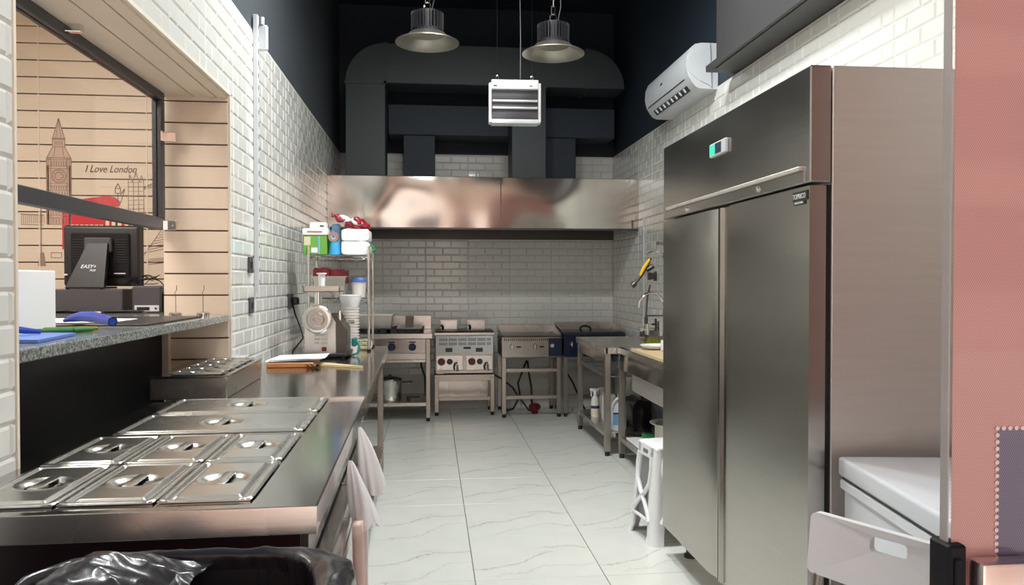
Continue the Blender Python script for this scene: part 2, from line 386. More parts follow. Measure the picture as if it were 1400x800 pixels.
def tile_wall(parent, fn, rz, u0, u1, z0, holes, vis, ujoint):
    """fn(u) -> (x, y); rz turns local +Y to the wall normal; local x runs along u*sgn."""
    cells = []
    zj = 2.687
    kz = int((ZT-z0)/.075)+2
    k0 = int(math.floor((u0-ujoint)/.45))-1; k1 = int(math.ceil((u1-ujoint)/.45))+1
    for r in range(-1, kz):
        zt = zj-.075*r; zb = zt-.075
        zt_, zb_ = min(zt, ZT), max(zb, z0)
        if zt_-zb_ < .01: continue
        for k in range(k0, k1):
            s = ujoint+.45*k
            segs = [(0, .09), (.09, .27), (.27, .45)] if r % 2 == 0 else [(0, .18), (.18, .36), (.36, .45)]
            for a, b in segs:
                a2, b2 = max(s+a, u0), min(s+b, u1)
                parts = [(a2, b2, zb_, zt_)]
                for (h0, h1, hz0, hz1) in holes:
                    q = []
                    for (c, d, e, f) in parts:
                        if d <= h0 or c >= h1 or f <= hz0 or e >= hz1: q.append((c, d, e, f)); continue
                        if c < h0: q.append((c, h0, e, f))
                        if d > h1: q.append((h1, d, e, f))
                        if f > hz1 and not (c < h0 or d > h1): q.append((c, d, hz1, f))
                    parts = q
                for (c, d, e, f) in parts:
                    if d-c > .022 and f-e > .02: cells.append((c, d, e, f))
    sc = []
    for c in cells:
        um = (c[0]+c[1])/2; zm = (c[2]+c[3])/2; x, y = fn(um)
        P = [project(*fn(c[i]), c[j]) for i, j in ((0, 2), (1, 2), (1, 3), (0, 3))]
        if None in P: sc.append((0, c)); continue
        cx = sum(q[0] for q in P)/4; cyy = sum(q[1] for q in P)/4
        ar = abs(sum(P[i][0]*P[(i+1) % 4][1]-P[(i+1) % 4][0]*P[i][1] for i in range(4)))/2
        inside = -8 < cx < 1408 and -8 < cyy < 808 and vis(cx, cyy)
        sc.append((ar if inside else ar*1e-6, c))
    sc.sort(key=lambda q: -q[0])
    rest = MB()
    for n, (a, c) in enumerate(sc):
        um = (c[0]+c[1])/2; zm = (c[2]+c[3])/2; wd = round(c[1]-c[0]-.002, 4); ht = round(c[3]-c[2]-.002, 4); x, y = fn(um)
        key = (wd, ht)
        if key not in BR: BR[key] = brick_mesh(wd, ht, 'tile')
        if n < 300 and a > .5:
            o = bpy.data.objects.new('tile', BR[key]); COL.objects.link(o); o.parent = parent; o.location = (x, y, zm); o.rotation_euler = (0, 0, rz)
        else:
            mt = Matrix.Translation((x, y, zm)) @ Matrix.Rotation(rz, 4, 'Z'); vs = [rest.bm.verts.new(mt @ v.co) for v in BR[key].vertices]
            for p in BR[key].polygons: rest.bm.faces.new([vs[i] for i in p.vertices])
    o = rest.build('small_tile', 'tile', parent, smooth=False); o['kind'] = 'stuff'
tile_wall(w_back, lambda u: (u, YB), PI, XL, XR, .35, [], lambda x, y: (y > 318 or y < 246), -.055)
tile_wall(w_left, lambda u: (XL, u), -PI/2, 1.2, YB, .55, [(OY0, OY1, 0, OZ1)], lambda x, y: y < 500 or x < 30, 4.265-.45*4)
def rvis(x, y):
    if 905 < x < 1108: return y < 204-(x-908)*.585
    return (x < 905) or (y < 90 and x < 1290)
tile_wall(w_right, lambda u: (XR, u), PI/2, 2.6, YB, .55, [], rvis, 5.8)

# --- hatch opening: corner trims, slatted reveals ---
tr = MB(); tr.box(XL-.004, XL+.008, OY1-.012, OY1+.004, .92, OZ1); tr.box(XL-.004, XL+.008, OY0, OY1, OZ1-.004, OZ1+.010); tr.box(XL-.012, XL+.008, OY0-.006, OY0+.004, .92, OZ1)
struct(tr.build('trim_2', 'trimwhite', smooth=False))
rv = struct(MB().box(XL-WT, XL-.004, OY1-.004, OY1+.0, .9, OZ1).build('trim_3', 'slatgap', smooth=False))
for k in range(14):
    z1 = 2.197-.1008*k; z1_ = z1; z0_ = max(z1-.0945, .9)
    if k == 0: MB().box(XL-WT, XL-.004, OY1-.016, OY1-.003, 2.203, OZ1-.014, .0015).build('slat', 'slat', rv)
    if z1_-z0_ > .02: MB().box(XL-WT, XL-.004, OY1-.016, OY1-.003, z0_, z1_-.0005, .0015).build('slat', 'slat', rv)
sf = struct(MB().box(XL-WT, XL-.004, OY0, OY1, OZ1-.003, OZ1+.0).build('trim_4', 'slatgap', smooth=False))
for a, b in ((XL-.004, XL-.053), (XL-.059, XL-.154), (XL-.160, XL-WT)):
    MB().box(b, a, OY0, OY1-.004, OZ1-.015, OZ1-.002, .0015).build('slat', 'slat', sf)
rn = struct(MB().box(XL-WT, XL-.014, OY0, OY0+.014, .9, OZ1-.016).build('trim_5', 'slat', smooth=False))

# --- till room behind the hatch ---
YP = 4.90
pw = struct(MB().box(-3.4, XL-WT, YP, YP+.15, 0, 3.0).build('wall_till_room_back', 'slatgap', smooth=False))
for k in range(-6, 24):
    zt = 2.376-.1008*k
    if zt-.0945 < .02 or zt > 3.0: continue
    MB().box(-3.39, XL-WT-.002, YP-.013, YP-.001, zt-.0945, zt-.0005, .0015).build('slat', 'slat', pw)
struct(MB().box(-3.55, -3.4, .9, YP+.15, 0, 3.0).build('wall_till_room_left', 'slat', smooth=False))
struct(MB().box(-3.55, XL-WT, .9, YP+.15, 3.0, 3.1).build('ceiling_till_room', 'trimwhite', smooth=False))
struct(MB().box(XL-WT-.012, XL-WT, OY0+.02, OY1-.02, .3, 1.168).build('trim_6', 'blackmat', smooth=False))
# narrow wooden post seen under the ledge at the far end
struct(MB().box(XL-WT-.001, XL-WT+.03, OY1-.05, OY1-.016, .86, 1.168, .002).build('trim_7', 'slat'))
# two thin pale seams standing on the slatted wall
for x in (-2.335, -1.716):
    struct(MB().box(x-.003, x+.003, YP-.016, YP-.012, .9, 2.95).build('trim_8', 'trimwhite', smooth=False))

# ------------------------------------------------------------------ street outside (seen only as reflections)
struct(MB().box(-30, 30, -16, .8, -.25, -.06).build('ground', 'asphalt', smooth=False))
bl = thing('building', 'orange rendered building across the street, seen as reflections', 'building', (0, -13, 0))
MB().box(-22, 22, -1.5, 0, 0, 9).build('facade', 'facade', bl, smooth=False)
for i in range(9):
    for j in range(3):
        MB().box(-18+i*4.1, -16.4+i*4.1, 0, .06, 1.2+j*2.7, 2.9+j*2.7).build('window', 'facade2', bl, smooth=False)

# ------------------------------------------------------------------ window sash over the hatch
FX = XL-WT+.0
ws = thing('window_sash', 'dark metal framed glass window panel fixed above the serving hatch ledge', 'window', (FX, 2.9, 1.65))
def wl(b, *a): return b
YW0, YW1 = 1.9, 3.70
MB().box(-.022, .022, YW0-2.9, YW1-2.9, -.055, -.002, .003).build('bottom_rail', 'frame', ws)
MB().box(-.022, .022, YW0-2.9, YW1-2.9, .535, .584, .003).build('top_rail', 'frame', ws)
MB().box(-.022, .022, YW1-.045-2.9, YW1-2.9, -.002, .535, .003).build('stile', 'frame', ws)
MB().box(-.022, .022, YW0-2.9, YW0+.045-2.9, -.002, .535, .003).build('stile', 'frame', ws)
MB().box(-.003, .003, YW0+.045-2.9, YW1-.045-2.9, -.002, .535).build('pane', 'glass', ws, smooth=False)
for (z, y) in ((.37, YW1-2.92), (-.035, YW1-2.92)):
    b = MB(); b.box(.02, .075, y+.0, y+.012, z-.022, z+.022, .002); b.box(.02, .028, y-.03, y+.012, z-.022, z+.022); b.cyl((.055, y-.004, z), (.055, y+.001, z), .005)
    b.build('bracket', 'chrome', ws, label='small square steel fixing bracket')
b = MB(); b.box(.02, .075, -.18, -.15, .545, .585, .002); b.build('bracket', 'chrome', ws)

# ------------------------------------------------------------------ granite ledge
lg = MB(); lg.box(XL-WT-.01, XL-.002, OY0+.002, OY1-.018, 1.168, 1.2, .003); lg.box(-2.6, XL-WT-.01, 1.2, 4.3, 1.168, 1.2, .003)
lo = lg.build('granite_ledge', 'granite'); tag(lo, 'grey speckled granite serving ledge running through the hatch', 'counter')
sup = MB(); sup.box(-2.5, -1.4, 4.1, 4.2, 0, 1.167); sup.box(-2.5, -2.4, 1.3, 4.1, 0, 1.167)
sup.build('support_panel', 'blackmat', lo, smooth=False)

# ------------------------------------------------------------------ printed wall sticker
st = thing('wall_sticker', 'London skyline wall sticker with clock tower, red bus and bridge on slatted wall', 'wall sticker', (-2.2, YP-.0135, 1.7))
def line(b, x0, z0, x1, z1, w=.004, y=0.):
    d = Vector((x1-x0, 0, z1-z0)); L_ = d.length; n = Vector((-d.z, 0, d.x)).normalized()*w/2; o = Vector((2.2, y-YP+.0135+YP, 0))
    p = [Vector((x0, 0, z0))-n, Vector((x1, 0, z1))-n, Vector((x1, 0, z1))+n, Vector((x0, 0, z0))+n]
    A = [b.bm.verts.new((q.x+2.2, y-.0004, q.z-1.7)) for q in p]; B = [b.bm.verts.new((q.x+2.2, y-.0016, q.z-1.7)) for q in p]
    b.bridge(A, B); b.bm.faces.new(B)
def rect(b, x0, x1, z0, z1, w=.004, y=0.):
    line(b, x0, z0, x1, z0, w, y); line(b, x1, z0, x1, z1, w, y); line(b, x1, z1, x0, z1, w, y); line(b, x0, z1, x0, z0, w, y)
def poly(b, pts, y=0.):
    A = [b.bm.verts.new((x+2.2, y-.0003, z-1.7)) for x, z in pts]; B = [b.bm.verts.new((x+2.2, y-.0012, z-1.7)) for x, z in pts]
    b.bridge(A, B); b.bm.faces.new(B)
b = MB(); cx = -2.222
poly(b, [(cx-.07, 1.70), (cx+.07, 1.70), (cx+.07, 2.10), (cx+.035, 2.165), (cx+.035, 2.215), (cx, 2.33), (cx-.035, 2.215), (cx-.035, 2.165), (cx-.07, 2.10)], .0004); b.build('clock_tower_fill', 'inkfill', st); b = MB()
line(b, cx-.035, 2.215, cx, 2.335); line(b, cx+.035, 2.215, cx, 2.335); line(b, cx-.015, 2.215, cx, 2.335, .003); line(b, cx+.015, 2.215, cx, 2.335, .003)
line(b, cx-.038, 2.215, cx+.038, 2.215, .006); rect(b, cx-.035, cx+.035, 2.165, 2.21, .004)
for k in range(5): line(b, cx-.02+.01*k, 2.175, cx-.02+.01*k, 2.2, .004)
line(b, cx-.035, 2.165, cx-.068, 2.10); line(b, cx+.035, 2.165, cx+.068, 2.10); line(b, cx-.02, 2.165, cx-.03, 2.1, .003); line(b, cx+.02, 2.165, cx+.03, 2.1, .003)
for x in (-.07, -.06, -.047, .047, .060, .07): line(b, cx+x, 2.10, cx+x, 1.70, .0042)
for z in (2.1, 2.09, 2.05, 2.035, 1.945, 1.93, 1.905, 1.84, 1.82, 1.755, 1.74, 1.70): line(b, cx-.07, z, cx+.07, z, .004)
for k in range(7): line(b, cx-.04+.0133*k, 2.052, cx-.04+.0133*k, 2.082, .005); line(b, cx-.04+.0133*k, 1.91, cx-.04+.0133*k, 1.93, .005)
for k in range(5): line(b, cx-.034+.017*k, 1.845, cx-.034+.017*k, 1.898, .006); line(b, cx-.034+.017*k, 1.76, cx-.034+.017*k, 1.815, .005); line(b, cx-.034+.017*k, 1.705, cx-.034+.017*k, 1.737, .006)
b.build('clock_tower_outline', 'inkgrey', st)
b = MB()
for s in (-1, 1):
    for q in (.060, .066): line(b, cx+s*q, 2.05, cx+s*q, 1.70, .007)
for s in (0, PI/2):
    for k in range(16):
        a0 = 2*PI*k/16; a1 = 2*PI*(k+1)/16; r = .040 if s == 0 else .024
        line(b, cx+r*math.cos(a0), 1.99+r*math.sin(a0), cx+r*math.cos(a1), 1.99+r*math.sin(a1), .005)
for k in range(6): line(b, cx-.04, 1.96+.012*k, cx+.04, 1.955+.014*k, .003)
b.build('clock_face', 'inkpink', st)
# bus: red body drawn in perspective with cream windows
b = MB(); poly(b, [(-2.205, 1.55), (-2.205, 1.80), (-2.15, 1.845), (-1.95, 1.875), (-1.90, 1.865), (-1.872, 1.84), (-1.872, 1.815), (-1.93, 1.80), (-1.872, 1.78), (-1.80, 1.74), (-1.785, 1.55)])
b.build('bus_body', 'inkred', st)
b = MB(); poly(b, [(-2.15, 1.785), (-1.97, 1.812), (-1.97, 1.793), (-2.15, 1.765)], -.0012)
for k in range(7): poly(b, [(-2.16+.028*k, 1.655), (-2.138+.028*k, 1.655), (-2.138+.028*k, 1.70), (-2.16+.028*k, 1.698)], -.0012)
for (x0, x1, z0, z1) in ((-1.955, -1.935, 1.66, 1.725), (-1.92, -1.865, 1.655, 1.735), (-1.845, -1.825, 1.65, 1.715), (-1.81, -1.79, 1.655, 1.73)): poly(b, [(x0, z0), (x1, z0), (x1, z1), (x0, z1)], -.0012)
b.build('bus_window', 'inkcream', st)
b = MB(); line(b, -2.15, 1.785, -1.97, 1.812, .003, -.002)
for k in range(9): line(b, -2.14+.019*k, 1.77+.0025*k, -2.14+.019*k, 1.785+.0025*k, .003, -.002)
for k in range(8): line(b, -2.163+.028*k, 1.65, -2.163+.028*k, 1.70, .004, -.002)
line(b, -1.893, 1.66, -1.893, 1.73, .012, -.002); b.build('bus_lettering', 'inktxt', st)
# bridge
b = MB()
for (x0, x1, z0, z1) in ((-1.825, -1.735, 1.74, 2.0), (-1.60, -1.545, 1.72, 2.06)):
    for x in (x0, (x0*2+x1)/3, (x0+2*x1)/3, x1): line(b, x, z0, x, z1-.04, .0035)
    for k in range(9): line(b, x0, z0+.027*k, x1, z0+.027*k+.004, .003)
    line(b, x0, z1-.04, x0+.012, z1); line(b, x0+.012, z1, x0+.024, z1-.04)
    line(b, (x0+x1)/2-.02, z1-.04, (x0+x1)/2, z1+.02); line(b, (x0+x1)/2, z1+.02, (x0+x1)/2+.02, z1-.04)
    line(b, x1-.024, z1-.04, x1-.012, z1); line(b, x1-.012, z1, x1, z1-.04)
for dz in (0, .018, .034): line(b, -1.735, 1.915+dz*.4, -1.60, 1.955+dz, .0035)
for k in range(8): line(b, -1.735+.017*k, 1.915+.005*k, -1.725+.017*k, 1.94+.006*k, .0025)
for k in range(12): a0 = k/12*PI; a1 = (k+1)/12*PI; line(b, -1.80-.02*math.cos(a0), 1.99+.035*math.sin(a0), -1.80-.02*math.cos(a1), 1.99+.035*math.sin(a1), .003)
line(b, -1.87, 1.735, -1.545, 1.72, .004); line(b, -1.83, 1.71, -1.545, 1.70, .004)
b.build('bridge_outline', 'inkgrey', st)
# street lamp between bus and bridge, balustrade left, steps right
b = MB(); line(b, -1.885, 1.80, -1.885, 1.89, .004); rect(b, -1.90, -1.87, 1.89, 1.92, .004); line(b, -1.90, 1.92, -1.885, 1.95); line(b, -1.87, 1.92, -1.885, 1.95); line(b, -1.87, 1.88, -1.845, 1.92, .004); line(b, -1.87, 1.83, -1.845, 1.915, .003)
b.build('street_lamp_outline', 'ink', st)
b = MB(); line(b, -2.44, 1.76, -2.31, 1.755, .006); line(b, -2.44, 1.70, -2.31, 1.695, .004)
for k in range(12): line(b, -2.435+.0115*k, 1.705, -2.435+.0115*k, 1.755, .003)
line(b, -2.325, 1.80, -2.325, 1.53, .006); poly(b, [(-2.345, 1.45), (-2.335, 1.53), (-2.31, 1.53), (-2.30, 1.45)])
rect(b, -2.27, -2.21, 1.5, 1.53, .003)
for k in range(9): line(b, -1.735+.016*k*.9, 1.53+.018*k, -1.60+.006*k, 1.56+.016*k, .003)
line(b, -1.735, 1.52, -1.62, 1.69, .003); line(b, -1.59, 1.50, -1.56, 1.70, .003)
for k in range(4): line(b, -1.71, 1.46+.01*k, -1.58, 1.475+.01*k, .003)
b.build('steps_outline', 'inkgrey', st)
text('lettering', 'I Love London', .062, 'inktxt', st, (-2.075+2.2, -.0016, 2.016-1.7), (PI/2, 0, 0), .0004, .35, sx=.82)

# ------------------------------------------------------------------ exhaust hood and ducts
hd = thing('exhaust_hood', 'long stainless steel exhaust hood spanning the back wall', 'range hood', (.5, 7.65, 1.85))
def hoodshell(x0, x1, name):
    b = MB(); b.box(x0, x1, 7.15, 7.162, 1.852, 2.325, .002)
    return b
HX0, HX1, HS = XL+.006, XR-.006, .652
hoodshell(HX0, HS-.002, 'p').w('front_panel', 'steel_hood', hd)
hoodshell(HS+.002, HX1, 'p').w('front_panel', 'steel_hood', hd)
MB().box(HX0, HX1, 7.162, YB-.008, 2.30, 2.32).w('top_panel', 'steel_dark', hd)
MB().box(HX0, HX1, 7.145, 7.165, 1.838, 1.853, .003).box(HX0, HX1, 7.165, 7.20, 1.838, 1.846).w('drip_rail', 'steel_dark', hd)
b = MB()
for i in range(6):
    x0 = HX0+.05+i*.475; b.box(x0, x0+.44, 7.3, 7.32, 1.9, 2.29)
    for k in range(9): b.box(x0+.02+k*.047, x0+.045+k*.047, 7.285, 7.3, 1.92, 2.27)
o = b.w('baffle_filter', 'steel_dark', hd); o['kind'] = 'stuff'
MB().box(HX0, HX1, 8.15, YB-.009, 1.80, 2.3).w('back_panel', 'steel_dark', hd)

d1 = thing('exhaust_duct', 'large dark painted exhaust duct bending over and running across above the hood', 'duct', (.4, 7.5, 2.33))
MB().box(-.79, -.423, 7.32, 7.68, 2.322, 3.22, .004).w('riser', 'duct', d1)
pl = [(-.79, 3.22)] + [(-.79+.37*(1-math.cos(a)), 3.22+.37*math.sin(a)) for a in [PI/2*i/8 for i in range(1, 9)]] + [(-.42, 3.22)]
MB().prism(pl, 'Y', 7.32, 7.68).w('elbow', 'duct', d1)
MB().box(-.42, 1.50, 7.32, 7.68, 3.22, 3.59, .004).w('run', 'duct', d1)
pl = [(1.50, 3.59)] + [(1.50+.37*math.sin(a), 3.22+.37*math.cos(a)) for a in [PI/2*i/8 for i in range(1, 9)]] + [(1.50, 3.22)]
MB().prism(pl, 'Y', 7.32, 7.68).w('elbow', 'duct', d1)
MB().box(.772, 1.102, 7.32, 7.68, 2.322, 3.22, .004).w('riser', 'duct', d1)
for (x0, x1, z) in ((-.80, -.413, 3.205), (.762, 1.112, 3.205)): MB().box(x0, x1, 7.31, 7.69, z, z+.03).w('flange', 'duct', d1)
for x in (-.435, 1.49): MB().box(x, x+.03, 7.31, 7.69, 3.21, 3.60).w('flange', 'duct', d1)
d2 = thing('exhaust_duct', 'lower dark duct running behind the large bent duct with two thin risers', 'duct', (.7, 7.95, 2.33))
MB().box(-.42, 1.88, 7.76, 8.12, 2.82, 3.12, .004).w('run', 'ceiling', d2)
MB().box(-.27, .045, 7.78, 8.10, 2.322, 2.82, .004).w('riser', 'ceiling', d2)
MB().box(1.17, 1.48, 7.78, 8.10, 2.322, 2.82, .004).w('riser', 'ceiling', d2)

# ------------------------------------------------------------------ hanging lamps
def high_bay(name, label, loc, lit):
    t = thing(name, label, 'lamp', loc, 0, 'high bay pendant lamps')
    MB().lathe([(.098, .055), (.115, .05), (.135, .03), (.175, .008), (.197, 0), (.205, -.004), (.205, -.010), (.194, -.006), (.172, .002), (.13, .024), (.108, .045), (.09, .052)], seg=40).build('reflector', 'alu', t)
    MB().lathe([(.001, .046), (.1, .046), (.1, .04), (.001, .04)], seg=32).build('diffuser', 'lampface' if lit else 'alu', t)
    MB().cyl((0, 0, .05), (0, 0, .19), .075, seg=24).lathe([(.098, .05), (.1, .075), (.085, .08)], seg=24).build('housing', 'blackmat', t)
    b = MB()
    for k in range(28):
        a = 2*PI*k/28; b.box(.07, .105, -.0025, .0025, .07, .18, mat=Matrix.Rotation(a, 4, 'Z'))
    b.build('cooling_fin', 'blackmat', t)['kind'] = 'stuff'
    MB().cyl((0, 0, .19), (0, 0, .205), .05, .03, 20).tube([(0, 0, .2), (.02, 0, .215), (.02, 0, .24), (0, 0, .255), (-.02, 0, .24), (-.02, 0, .215), (0, 0, .2)], .004, 6).build('hook', 'chrome', t)
    b = MB(); n = int((ZC-loc[2]-.25)/.05)
    for k in range(n):
        z = .25+k*.05; dx, dy = ((.012, 0), (0, .012))[k % 2]
        b.tube([(dx, dy, z), (dx, dy, z+.05), (-dx, -dy, z+.055), (-dx, -dy, z-.005), (dx, dy, z)], .0028, 5)
    b.build('chain', 'steel_dark', t)
    b = MB(); b.tube([(.03, 0, .2), (.05, 0, .3), (.035, 0, (ZC-loc[2])*.6), (.03, 0, ZC-loc[2])], .004, 6); b.build('cable', 'rubber', t)
    if lit:
        l = light('lamp_light', 'AREA', (loc[0], loc[1], loc[2]-.02), (0, 0, 0), lit, (.97, 1, .985), .34)
    return t
high_bay('pendant_lamp', 'dark high bay pendant lamp above the left half of the hood', (-.02, 5.0, 2.90), 0)
high_bay('pendant_lamp', 'dark high bay pendant lamp on the right, beside the insect killer', (.80, 5.0, 2.855), 0)
high_bay('pendant_lamp', 'lit high bay pendant lamp over the counter lids, above the frame', (-.10, 1.7, 3.4), 18)
high_bay('pendant_lamp', 'lit high bay pendant lamp before the refrigerator, above the frame', (.85, 1.7, 3.4), 10)
high_bay('pendant_lamp', 'lit high bay pendant lamp above the frame, second row on the left', (.05, 4.0, 3.75), 58)
high_bay('pendant_lamp', 'lit high bay pendant lamp above the frame, second row on the right', (.80, 4.0, 3.75), 48)

# ------------------------------------------------------------------ insect killer
ik = thing('insect_killer', 'white framed electric insect killer hanging on chains under the ceiling', 'insect killer', (.60, 5.5, 2.48), math.radians(-2))
b = MB(); b.box(-.168, .168, -.05, .05, .245, .305, .004); b.box(-.168, .168, -.03, .05, .0, .245-.001) if False else None
b.box(-.168, .168, -.045, .045, .298, .312, .003); b.box(-.168, .168, -.05, .05, .018, .03, .002)
b.build('housing', 'white', ik)
MB().box(-.168, .168, -.012, .012, .03, .246).build('inner_plate', 'greyplastic', ik)
for x in (-.186, .168): MB().box(x, x+.018, -.045, .045, .008, .29, .004).build('side_panel', 'white', ik)
for z in (.165, .115): MB().cyl((-.16, -.03, z), (.16, -.03, z), .0085, seg=12).build('tube_lamp', 'white', ik, label='white fluorescent tube')
b = MB()
for k in range(26): b.cyl((-.16+k*.0128, -.042, .03), (-.16+k*.0128, -.042, .245), .0011, seg=4, caps=False)
for z in (.06, .075, .205, .21, .22): b.cyl((-.165, -.045, z), (.165, -.045, z), .0015, seg=4, caps=False)
o = b.build('grid_wire', 'greyplastic', ik); o['kind'] = 'stuff'
MB().box(-.168, .168, -.06, .05, 0, .016, .003).build('catch_tray', 'acwhite', ik)
MB().box(-.155, -.128, -.0515, -.05, .262, .272).build('switch', 'black', ik); MB().box(.105, .122, -.0512, -.05, .263, .270).build('badge', 'greyplastic', ik)
for x in (-.125, .125):
    b = MB(); b.tube([(x, 0, .31), (x+.008, 0, .325), (x+.008, 0, .345), (x, 0, .352), (x-.008, 0, .345), (x-.008, 0, .325), (x, 0, .31)], .0025, 6); b.build('hook', 'chrome', ik)
    MB().cyl((x, 0, .35), (x, 0, ZC-2.48), .0018, seg=5).build('suspension_wire', 'steel_dark', ik)
cb = MB().tube([(.645, 5.53, 2.79), (.648, 5.54, 3.1), (.64, 5.54, 3.7), (.64, 5.54, ZC)], .0035, 6).build('power_cable', 'greyplastic'); tag(cb, 'thin grey power cable dropping to the insect killer', 'cable')

# ------------------------------------------------------------------ wall air conditioner
ac = thing('air_conditioner', 'white wall mounted split air conditioner above the right tiles', 'air conditioner', (1.97, 5.64, 2.68))
pr = [(0, .315), (-.12, .315), (-.165, .305), (-.20, .275), (-.222, .22), (-.226, .15), (-.212, .09), (-.185, .045), (-.16, .015), (-.13, .002), (0, .0)]
MB().prism([(1.968+a, 2.68+c) for a, c in pr], 'Y', 5.13, 6.15).w('casing', 'acwhite', ac, ang=28)
pe = [(-.05+1.97, 2.69)] + [(1.968-.06-.17*math.sin(PI*k/14)**.8, 2.705+.285*k/14) for k in range(15)]
MB().prism([(x, z) for x, z in pe], 'Y', 5.12, 5.131).w('end_cover', 'acwhite', ac)
def along(p0, p1, off, t0, t1):     # strip on the front profile between two profile points
    (a, c), (e, g) = p0, p1; n = Vector((-(g-c), 0, e-a)).normalized()
    if n.x > 0: n = -n
    A = Vector((1.968+a+(e-a)*t0, 0, 2.68+c+(g-c)*t0)); B_ = Vector((1.968+a+(e-a)*t1, 0, 2.68+c+(g-c)*t1))
    return [((A-n*.002).x, (A-n*.002).z), ((B_-n*.002).x, (B_-n*.002).z), ((B_+n*off).x, (B_+n*off).z), ((A+n*off).x, (A+n*off).z)]
MB().prism(along(pr[6], pr[7], .0015, .08, .22), 'Y', 5.22, 6.12).w('front_seam', 'black', ac)
MB().prism(along(pr[7], pr[8], .002, .0, 1.0), 'Y', 5.24, 6.04).w('outlet', 'black', ac)
b = MB()
for k in range(8): b.prism(along(pr[7], pr[8], .010, .1, .9), 'Y', 5.30+k*.095, 5.318+k*.095)
b.w('louver', 'acwhite', ac)
MB().prism(along(pr[8], pr[9], .003, .0, .2), 'Y', 5.24, 6.04).w('flap', 'greyplastic', ac)
MB().prism(along(pr[4], pr[5], .001, .55, .8), 'Y', 5.68, 5.73).w('badge', 'greyplastic', ac)

# ------------------------------------------------------------------ tall refrigerator
fr = thing('refrigerator', 'tall two door stainless steel refrigerator standing against the right wall', 'refrigerator', (1.56, 2.975, 0))
FY0, FY1, FXF, FZT = 2.237, 3.72, 1.15, 2.018
MB().box(1.222, 1.965, FY0, FY1, .14, FZT, .003).w('body', 'steel_side', fr)
b = MB(); b.box(FXF, 1.219, FY0, FY1, 1.662, FZT, .004); b.w('top_panel', 'steel_fridge', fr)
b = MB(); b.box(FXF-.012, FXF+.001, FY0+.05, FY1-.07, 1.702, 1.716, .002); b.w('ledge_strip', 'steel_side', fr)
b = MB(); b.box(FXF-.003, FXF+.001, FY0+.035, FY1-.05, 1.664, 1.700, .001); b.w('lock_rail', 'steel_fridge', fr)
MB().box(1.205, 1.224, FY0+.008, FY1-.008, .15, 1.655).w('gasket', 'rubber', fr)
for (a, c, mid) in ((FY0+.002, 2.984, 1), (2.992, FY1-.002, 0)):
    # door plan outline with a bevelled grip edge towards the middle
    if mid: plan = [(1.203, a), (FXF, a), (FXF, c-.115), (FXF+.018, c-.10), (FXF+.018, c-.02), (FXF+.004, c-.008), (FXF+.004, c), (1.203, c)]
    else: plan = [(1.203, a), (FXF+.004, a), (FXF+.004, a+.008), (FXF+.018, a+.022), (FXF, a+.085), (FXF, c), (1.203, c)]
    dr = MB().prism(plan, 'Z', .143, 1.652).w('door', 'steel_fridge', fr, ang=20)
    MB().box(1.17, 1.20, (a+c)/2-.02, (a+c)/2+.02, 1.64, 1.658).w('hinge_block', 'black', dr) if False else None
for y in (2.608, 3.36):
    MB().cyl((FXF-.007, y, 1.683), (FXF-.002, y, 1.683), .012, seg=16).cyl((FXF-.012, y, 1.683), (FXF-.006, y, 1.683), .007, seg=12).w('lock', 'chrome', fr)
ct = MB().box(FXF-.012, FXF+.001, 2.885, 3.06, 1.862, 1.918, .004).w('controller', 'acwhite', fr, label='small digital temperature controller')
MB().box(FXF-.0135, FXF-.011, 2.93, 2.995, 1.870, 1.912, .001).w('controller_screen', 'screen', fr)
MB().box(FXF-.0135, FXF-.011, 3.0, 3.05, 1.870, 1.912, .001).w('controller_light', 'led', fr)
bd = MB().box(FXF-.003, FXF+.001, 2.248, 2.345, 1.610, 1.640, .001).box(FXF-.003, FXF+.001, 2.262, 2.335, 1.597, 1.611, .001).w('badge_plate', 'black', fr)
text('badge_lettering', 'TOPRICO', .0225, 'white', fr, (FXF-.0035-1.56, 2.342-2.975, 1.617), (PI/2, 0, -PI/2), .0005, 0, sx=.86)
text('badge_lettering', 'INDUSTRIAL', .0098, 'white', fr, (FXF-.0035-1.56, 2.328-2.975, 1.601), (PI/2, 0, -PI/2), .0004)
for x in (1.27, 1.90):
    for y in (FY0+.07, FY1-.07):
        b = MB(); b.cyl((x, y, .012), (x, y, .142), .022, seg=12); b.cyl((x, y, 0), (x, y, .014), .032, seg=16); b.w('leg', 'steel_dark', fr)

# ------------------------------------------------------------------ near preparation counter
RA = math.radians(1.0)
c1 = thing('preparation_counter', 'near stainless steel preparation counter carrying the large pan lids', 'counter', (-.217, 1.486, 0), RA)
W1, D1, ZW = .735, 1.36, .93      # local: x -W1..0, y 0..D1
b = MB(); b.box(-W1, 0, .0065, D1, ZW-.052, ZW, .003); b.build('worktop', 'steel_top', c1)
MB().prism([(.0062, ZW-.001), (.0055, ZW-.004), (0, ZW-.050), (.0015, ZW-.052), (.012, ZW-.052), (.012, ZW-.001)], 'X', -W1, 0).build('front_edge', 'steel', c1)
MB().box(-.16, .0, D1-.012, D1, ZW-.002, ZW+.008, .001).build('rear_lip', 'steel', c1)
MB().box(-W1+.01, -.035, .03, .045, .10, ZW-.053).build('front_panel', 'maroon', c1)
MB().box(-W1+.01, -.03, .045, D1-.01, .10, ZW-.10).build('cabinet', 'steel_dark', c1)
MB().box(-.052, -.022, .05, D1-.02, .80, ZW-.053).build('top_rail', 'steel', c1)
for (y0, y1, op) in ((.06, .69, .10), (.71, 1.33, .02)):
    dr = MB().box(0, .042, 0, y1-y0, 0, .66, .004).build('door', 'steel_fridge', c1)
    dr.location = (-.030, y0, .13); dr.rotation_euler = (0, 0, 0)
    MB().box(.030, .052, .05, .56, .60, .635, .006).box(.04, .053, .05, .56, .57, .602, .003).build('handle', 'steel', dr)
